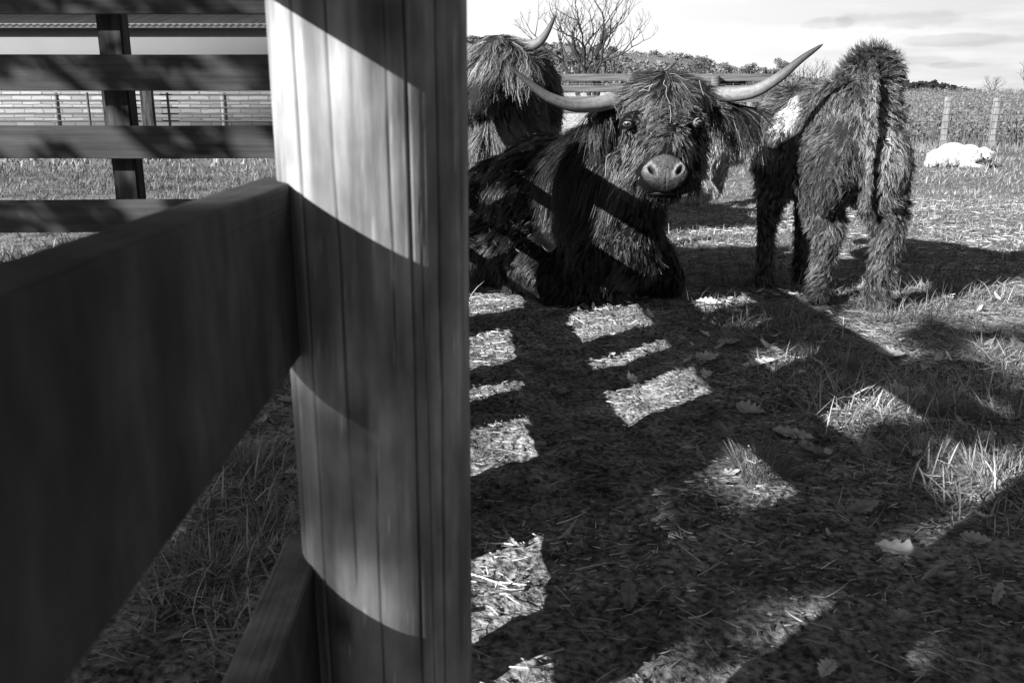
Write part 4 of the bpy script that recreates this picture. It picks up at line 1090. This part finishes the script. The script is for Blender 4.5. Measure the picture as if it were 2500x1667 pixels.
# tail
tp = catmull([p(2130, 150, 4.22), p(2132, 210, 4.13), p(2128, 320, 4.10), p(2122, 430, 4.10), p(2118, 500, 4.12)], 24)
tb = blob_mesh([('c', tp[i], tp[i + 1], 0.020, 0.018) for i in range(0, 23)], 0.012, 2)
tail = skin('tail', tb, m_brownskin); tail.parent = calf
def groom_tail(q, nn):
    z = q[:, 2]; L = np.interp(z, [0.35, 0.6, 1.2], [0.055, 0.035, 0.03])
    return dict(flow=np.tile([0, 0, -1.0], (len(q), 1)), len=L, lift=0.35 + 0 * z, grav=1.2 + 0 * z, curl=0.22 + 0 * z, tone=1.0 + 1.0 * sstep(z, 0.6, 0.9) * (z < 1.1))
coat('tail_hair', tb, tail, m_brownhair, 900, 8, groom_tail, 203, seg=5, rad=0.012, tight=0.6, wid=(0.0016, 0.0028), messy=0.2)
def hoof(f, w=0.055, parent=calf):
    for s in (-1, 1):
        bm = bmesh.new(); bmesh.ops.create_cone(bm, cap_ends=True, segments=18, radius1=w * 0.62, radius2=w * 0.48, depth=0.055, matrix=Matrix.Translation((f[0] + s * w * 0.5, f[1] - 0.02, f[2] + 0.03)) @ Matrix.Diagonal((0.8, 1.35, 1, 1)))
        bmesh.ops.bevel(bm, geom=list(bm.edges), offset=0.004, segments=2, affect='EDGES')
        mm = bpy.data.meshes.new('hoof'); bm.to_mesh(mm); bm.free(); mm.materials.append(m_hoof); link(bpy.data.objects.new('hoof', mm), parent)
for f in (BHL, BHR, BFL, BFR): hoof(f)
# ears of the calf
# ---------------- long haired cow behind on the left
rb = [
    ('e', p(1215, 150, 6.15), (0.20, 0.20, 0.17)),
    ('c', p(1215, 160, 6.1), p(1165, 262, 5.98), 0.17, 0.11),
    ('e', p(1160, 262, 5.95), (0.13, 0.11, 0.10)),
    ('c', p(1240, 210, 6.4), p(1240, 330, 6.55), 0.25, 0.34),
    ('e', p(1270, 250, 6.95), (0.32, 0.45, 0.42)),
    ('e', p(1230, 270, 7.5), (0.34, 0.5, 0.42)),
    ('e', p(1200, 270, 8.0), (0.34, 0.42, 0.40)),
    ('c', (-0.20, 6.65, 0.6), (-0.2, 6.6, 0.05), 0.13, 0.08), ('c', (0.12, 6.70, 0.6), (0.12, 6.66, 0.05), 0.13, 0.08),
    ('c', (-0.30, 8.1, 0.6), (-0.30, 8.1, 0.05), 0.14, 0.08), ('c', (0.02, 8.1, 0.6), (0.02, 8.1, 0.05), 0.14, 0.08),
    ('c', p(1262, 135, 6.05), p(1296, 160, 6.02), 0.05, 0.04),
]
me3 = blob_mesh(rb, 0.03, 5)
rear = skin('standing_cow', me3, m_brownskin)
tag(rear, 'grey brown long haired cow with one upturned horn standing behind the round post', 'cow')
RH = p(1200, 170, 6.1)
def groom_rear(q, nn):
    x, y, z = q[:, 0], q[:, 1], q[:, 2]
    hx = x - RH[0]
    head = sstep(gauss(q, p(1190, 190, 6.0), (0.24, 0.26, 0.36)), 0.25, 0.45)
    ear = sstep(gauss(q, p(1285, 150, 6.02), (0.12, 0.15, 0.10)), 0.3, 0.5)
    body = np.stack([0.75 + 0 * x, 0.2 + 0 * x, -0.75 + 0 * x], -1)
    flow = body * (1 - head[:, None]) + head[:, None] * np.stack([hx * 3.0 - 0.15, -0.45 + 0 * x, -0.8 + 0 * x], -1)
    fore = sstep(z, RH[2] - 0.04, RH[2] + 0.08) * head
    L = 0.13 * (1 - head) + head * 0.07; L = L * (1 - fore) + fore * 0.21
    L = L * (1 - ear) + ear * 0.24; flow = flow * (1 - ear[:, None]) + ear[:, None] * np.array([0.1, -0.2, -1.0])
    neck = sstep(gauss(q, p(1230, 330, 6.4), (0.30, 0.35, 0.30)), 0.3, 0.6) * (1 - head); L = L * (1 - neck) + neck * 0.24
    muz = np.linalg.norm(q - p(1155, 268, 5.88), axis=1); L = np.where(muz < 0.06, 0.03, L)
    for hp_ in (p(1250, 113, 6.19), p(1275, 113, 6.15)):
        L = np.where(np.linalg.norm(q - hp_, axis=1) < 0.085, 0.02, L)
    L = np.where(z < 0.1, 0.02, L)
    t = 1 + 0.5 * neck + 0.5 * fore + 0.9 * ear - 0.35 * (1 - head) * (1 - neck)  # ear lock given a paler tone to look sunlit
    t = t * (1 - 0.75 * gauss(q, p(1185, 235, 5.9), (0.13, 0.3, 0.13)))  # shade on the face painted into the hair tone
    t = t * (0.7 + 0.6 * vn(x * 6, y * 6, z * 6, 22))
    return dict(flow=flow, len=L, lift=0.30 + 0 * x, grav=1.1 + 0 * x, curl=0.36 + 0 * x, tone=t)
coat('coat', me3, rear, m_reddhair, 9000, 7, groom_rear, 303, seg=7, rad=0.022, tight=0.78, wid=(0.0028, 0.0048))
horn([p(1225, 113, 6.2), p(1252, 113, 6.17), p(1288, 112, 6.14), p(1315, 104, 6.10), p(1335, 80, 6.07), p(1356, 38, 6.05)], 0.046, rear, m_horn, 7, 0.9)
horn([p(1150, 125, 6.2), p(1115, 118, 6.2), p(1075, 105, 6.18), p(1045, 60, 6.15)], 0.046, rear, m_horn, 8, 0.9)
# ---------------- cream calf behind
pb = [('c', p(1735, 350, 9.2), p(1900, 330, 9.5), 0.24, 0.24), ('e', p(1730, 350, 9.2), (0.24, 0.24, 0.26)),
      ('c', p(1715, 390, 9.1), p(1722, 480, 8.95), 0.12, 0.065), ('c', p(1722, 480, 8.95), p(1690, 489, 8.8), 0.07, 0.06), ('c', p(1690, 489, 8.8), p(1655, 492, 8.7), 0.06, 0.05),
      ('c', p(1760, 380, 9.3), p(1752, 470, 9.5), 0.10, 0.055),
      ('c', p(1900, 340, 9.5), p(1905, 470, 9.5), 0.13, 0.06), ('c', p(1940, 340, 9.7), p(1945, 460, 9.8), 0.13, 0.06),
      ('c', p(1925, 320, 9.6), p(2000, 280, 9.8), 0.17, 0.12), ('c', p(2000, 280, 9.8), p(2040, 320, 9.8), 0.12, 0.07)]
me4 = blob_mesh(pb, 0.03, 4)
cream = skin('cream_calf', me4, M('cream_hide', 0.35, 0.9))
tag(cream, 'cream coloured calf standing in the gap between the black cow and the brown calf', 'calf')
coat('coat', me4, cream, m_palehair, 3500, 6, lambda q, nn: dict(flow=np.tile([-0.3, 0, -1.0], (len(q), 1)), len=np.full(len(q), 0.07), lift=np.full(len(q), 0.4), grav=np.full(len(q), 0.8), curl=np.full(len(q), 0.12), tone=0.7 + 0.5 * vn(q[:, 0] * 6, q[:, 1] * 6, q[:, 2] * 6, 3)), 404, seg=4, rad=0.03, wid=(0.004, 0.007))
# ---------------- white calf lying far right
WC = G(2335, 408); wy = WC[1]
wb = [('e', p(2325, 378, wy + 0.1), (0.30, 0.22, 0.22)), ('e', p(2290, 388, wy + 0.1), (0.20, 0.22, 0.18)), ('e', p(2365, 380, wy), (0.22, 0.2, 0.2)), ('e', p(2272, 398, wy), (0.10, .15, .09)),
      ('c', p(2380, 378, wy - 0.1), p(2402, 380, wy - 0.2), 0.13, 0.10), ('c', p(2402, 372, wy - 0.2), p(2412, 392, wy - 0.36), 0.10, 0.065), ('c', p(2396, 366, wy - 0.2), p(2380, 370, wy - 0.2), 0.035, 0.03), ('c', p(2412, 368, wy - 0.25), p(2426, 374, wy - 0.25), 0.035, 0.03),
      ('c', p(2350, 404, wy - 0.15), p(2400, 408, wy - 0.2), 0.055, 0.045)]
me5 = blob_mesh(wb, 0.02, 4)
white = skin('white_calf', me5, M('white_hide', 0.7, 0.9))
tag(white, 'white calf lying on the grass before the wire fence', 'calf')
def groom_w(q, nn):
    d = sstep(gauss(q, p(2406, 393, wy - 0.25), (0.16, 0.3, 0.09)), 0.25, 0.5)
    return dict(flow=np.tile([0.2, 0, -1.0], (len(q), 1)), len=np.full(len(q), 0.045), lift=np.full(len(q), 0.2), grav=np.full(len(q), 0.8), curl=np.full(len(q), 0.1), tone=(1 - 0.88 * d))
coat('coat', me5, white, m_whitehair, 5000, 6, groom_w, 505, seg=4, rad=0.03, tight=0.4, wid=(0.004, 0.007), messy=0.05)
for xo, s in ((2398, -1), (2418, 1)):
    horn([p(xo, 378, wy - 0.28), p(xo + s * 3, 376, wy - 0.3), p(xo + s * 5, 386, wy - 0.36)], 0.018, white, m_horn, 9, 1.5, n=20)
for xo in (2400, 2412):
    bm = bmesh.new(); bmesh.ops.create_uvsphere(bm, u_segments=12, v_segments=8, radius=0.02, matrix=Matrix.Translation(Vector(p(xo, 386, wy - 0.39))))
    mm = bpy.data.meshes.new('eye'); bm.to_mesh(mm); bm.free(); mm.materials.append(m_hoof); link(bpy.data.objects.new('eye', mm), white)

# ------------------------------------------------------------------ unseen tree behind the viewer, left: crown laid out to cast the wanted shade
g = np.random.default_rng(91)
dh = np.array([SD[0], SD[1]]); dh = dh / np.linalg.norm(dh)
def leaf_spots():
    n = 36000
    gx_ = g.uniform(0.35, 4.8, n); gy_ = g.uniform(-0.6, 4.7, n)
    k = np.ones(n, bool)
    for (px, py, r) in ((1690, 1010, .22), (1850, 1160, .20), (1640, 930, .22), (2150, 960, .16), (2470, 1170, .22), (1870, 880, .10), (1900, 1560, .09), (2150, 1600, .07), (2400, 760, .35), (2200, 860, .12), (1700, 760, .25), (1600, 1350, .10), (2480, 880, .2)):
        c = G(px, py); k &= np.hypot(gx_ - c[0], (gy_ - c[1]) * 0.8) > r * (0.7 + 0.6 * g.random(n))
    # thin out towards the lit pasture
    lo = np.where(gy_ < 2.0, 0.22, np.where(gy_ < 2.6, 0.42, 0.82))
    k &= g.random(n) < (1 - sstep(gy_, 3.9, 4.7)) * sstep(gx_ - lo, -0.12, 0.12)
    # light that reaches the round post
    rel = np.stack([gx_ - PX0, gy_ - PY0], -1); al = rel @ dh; ac = rel @ np.array([-dh[1], dh[0]]); ac = np.where(ac > 0, ac * 1.38, -ac)
    k &= ~((ac < 0.15) & (al > 1.46) & (al < 2.9))
    k &= ~((ac < 0.12) & (al > 0.7) & (al <= 1.46) & (g.random(n) < np.where(al > 1.25, 0.65, 0.08)))
    k &= g.random(n) < np.where(gy_ < 2.3, 0.95, np.where(gy_ < 3.3, 0.42, 0.25))
    k &= ~((np.abs(gx_ - 0.69) < 0.10) & (gy_ > 0.7) & (gy_ < 1.6) & (g.random(n) < 0.9))
    k &= vn(gx_ * 3.3, gy_ * 3.3, 0, 60) > np.where(gy_ < 2.3, 0.22, 0.40)
    return gx_[k], gy_[k]
lx, ly = leaf_spots()
# shade on the boards at the left: streaks
n = 4200; hx = g.uniform(-2.4, 3.2, n); hy = g.uniform(3.6, 6.6, n)
px_ = g.uniform(-3.4, -0.35, n); pz_ = g.uniform(0.3, 1.6, n)      # target points on the cross fence
st = vn(px_ * 3.4 + pz_ * 4.2, (pz_ - px_) * 1.0, 0, 71); kk = (st > 0.43) | (pz_ > 1.35) | ((pz_ > 1.1) & (g.random(n) < 0.5))
px_, pz_ = px_[kk], pz_[kk]
T1 = np.stack([lx, ly, 0 * lx], -1); T2 = np.stack([px_, 0 * px_ + LFY - 0.03, pz_], -1)
nl = 9000; T3 = np.stack([g.uniform(-1.7, -0.3, nl), g.uniform(0.7, 3.6, nl), np.zeros(nl)], -1)
T3 = T3[(vn(T3[:, 0] * 3, T3[:, 1] * 3, 0, 81) > 0.25)]
T = np.vstack([T1, T2, T3])
s_ = g.uniform(12, 16, len(T)); s_[len(T1):len(T1) + len(T2)] = g.uniform(5.0, 7.5, len(T2))
C = T - SD[None] * s_[:, None]
a = unit(g.normal(size=C.shape)); d = unit(np.cross(a, g.normal(size=C.shape))); ss = g.uniform(0.05, 0.11, (len(C), 1)); ss[len(T1):len(T1) + len(T2)] *= 0.5
V = np.stack([C - a * ss, C - d * ss * 0.6, C + a * ss, C + d * ss * 0.6], 1).reshape(-1, 3)
shade = empty('shade_tree', (-9.5, -7.5, 0)); tag(shade, 'unseen leafy tree behind the viewer, crown laid out to cast dappled shade', 'tree')
b = Bag(); b.add(V - [-9.5, -7.5, 0], np.arange(len(V)).reshape(-1, 4)); b.build('crown', m_leaf, shade)
b = Bag()
V, F = tube([(0, 0, -0.2), (0.2, 0.1, 1.5), (0.1, 0.2, 3.2), (0.6, 0.5, 5)], [0.35, 0.28, 0.24, 0.12], 12); b.add(V, F)
for k in range(14):
    e = C[g.integers(len(C))] - [-9.5, -7.5, 0]; m_ = np.array([0.1, 0.2, 3.2]) * 0.5 + e * 0.5 + [0, 0, 0.3]
    V, F = tube(catmull([(0.1, 0.2, 3.0), m_, e], 8), np.linspace(0.11, 0.03, 8), 7); b.add(V, F)
b.build('trunk', m_bark, shade, True)
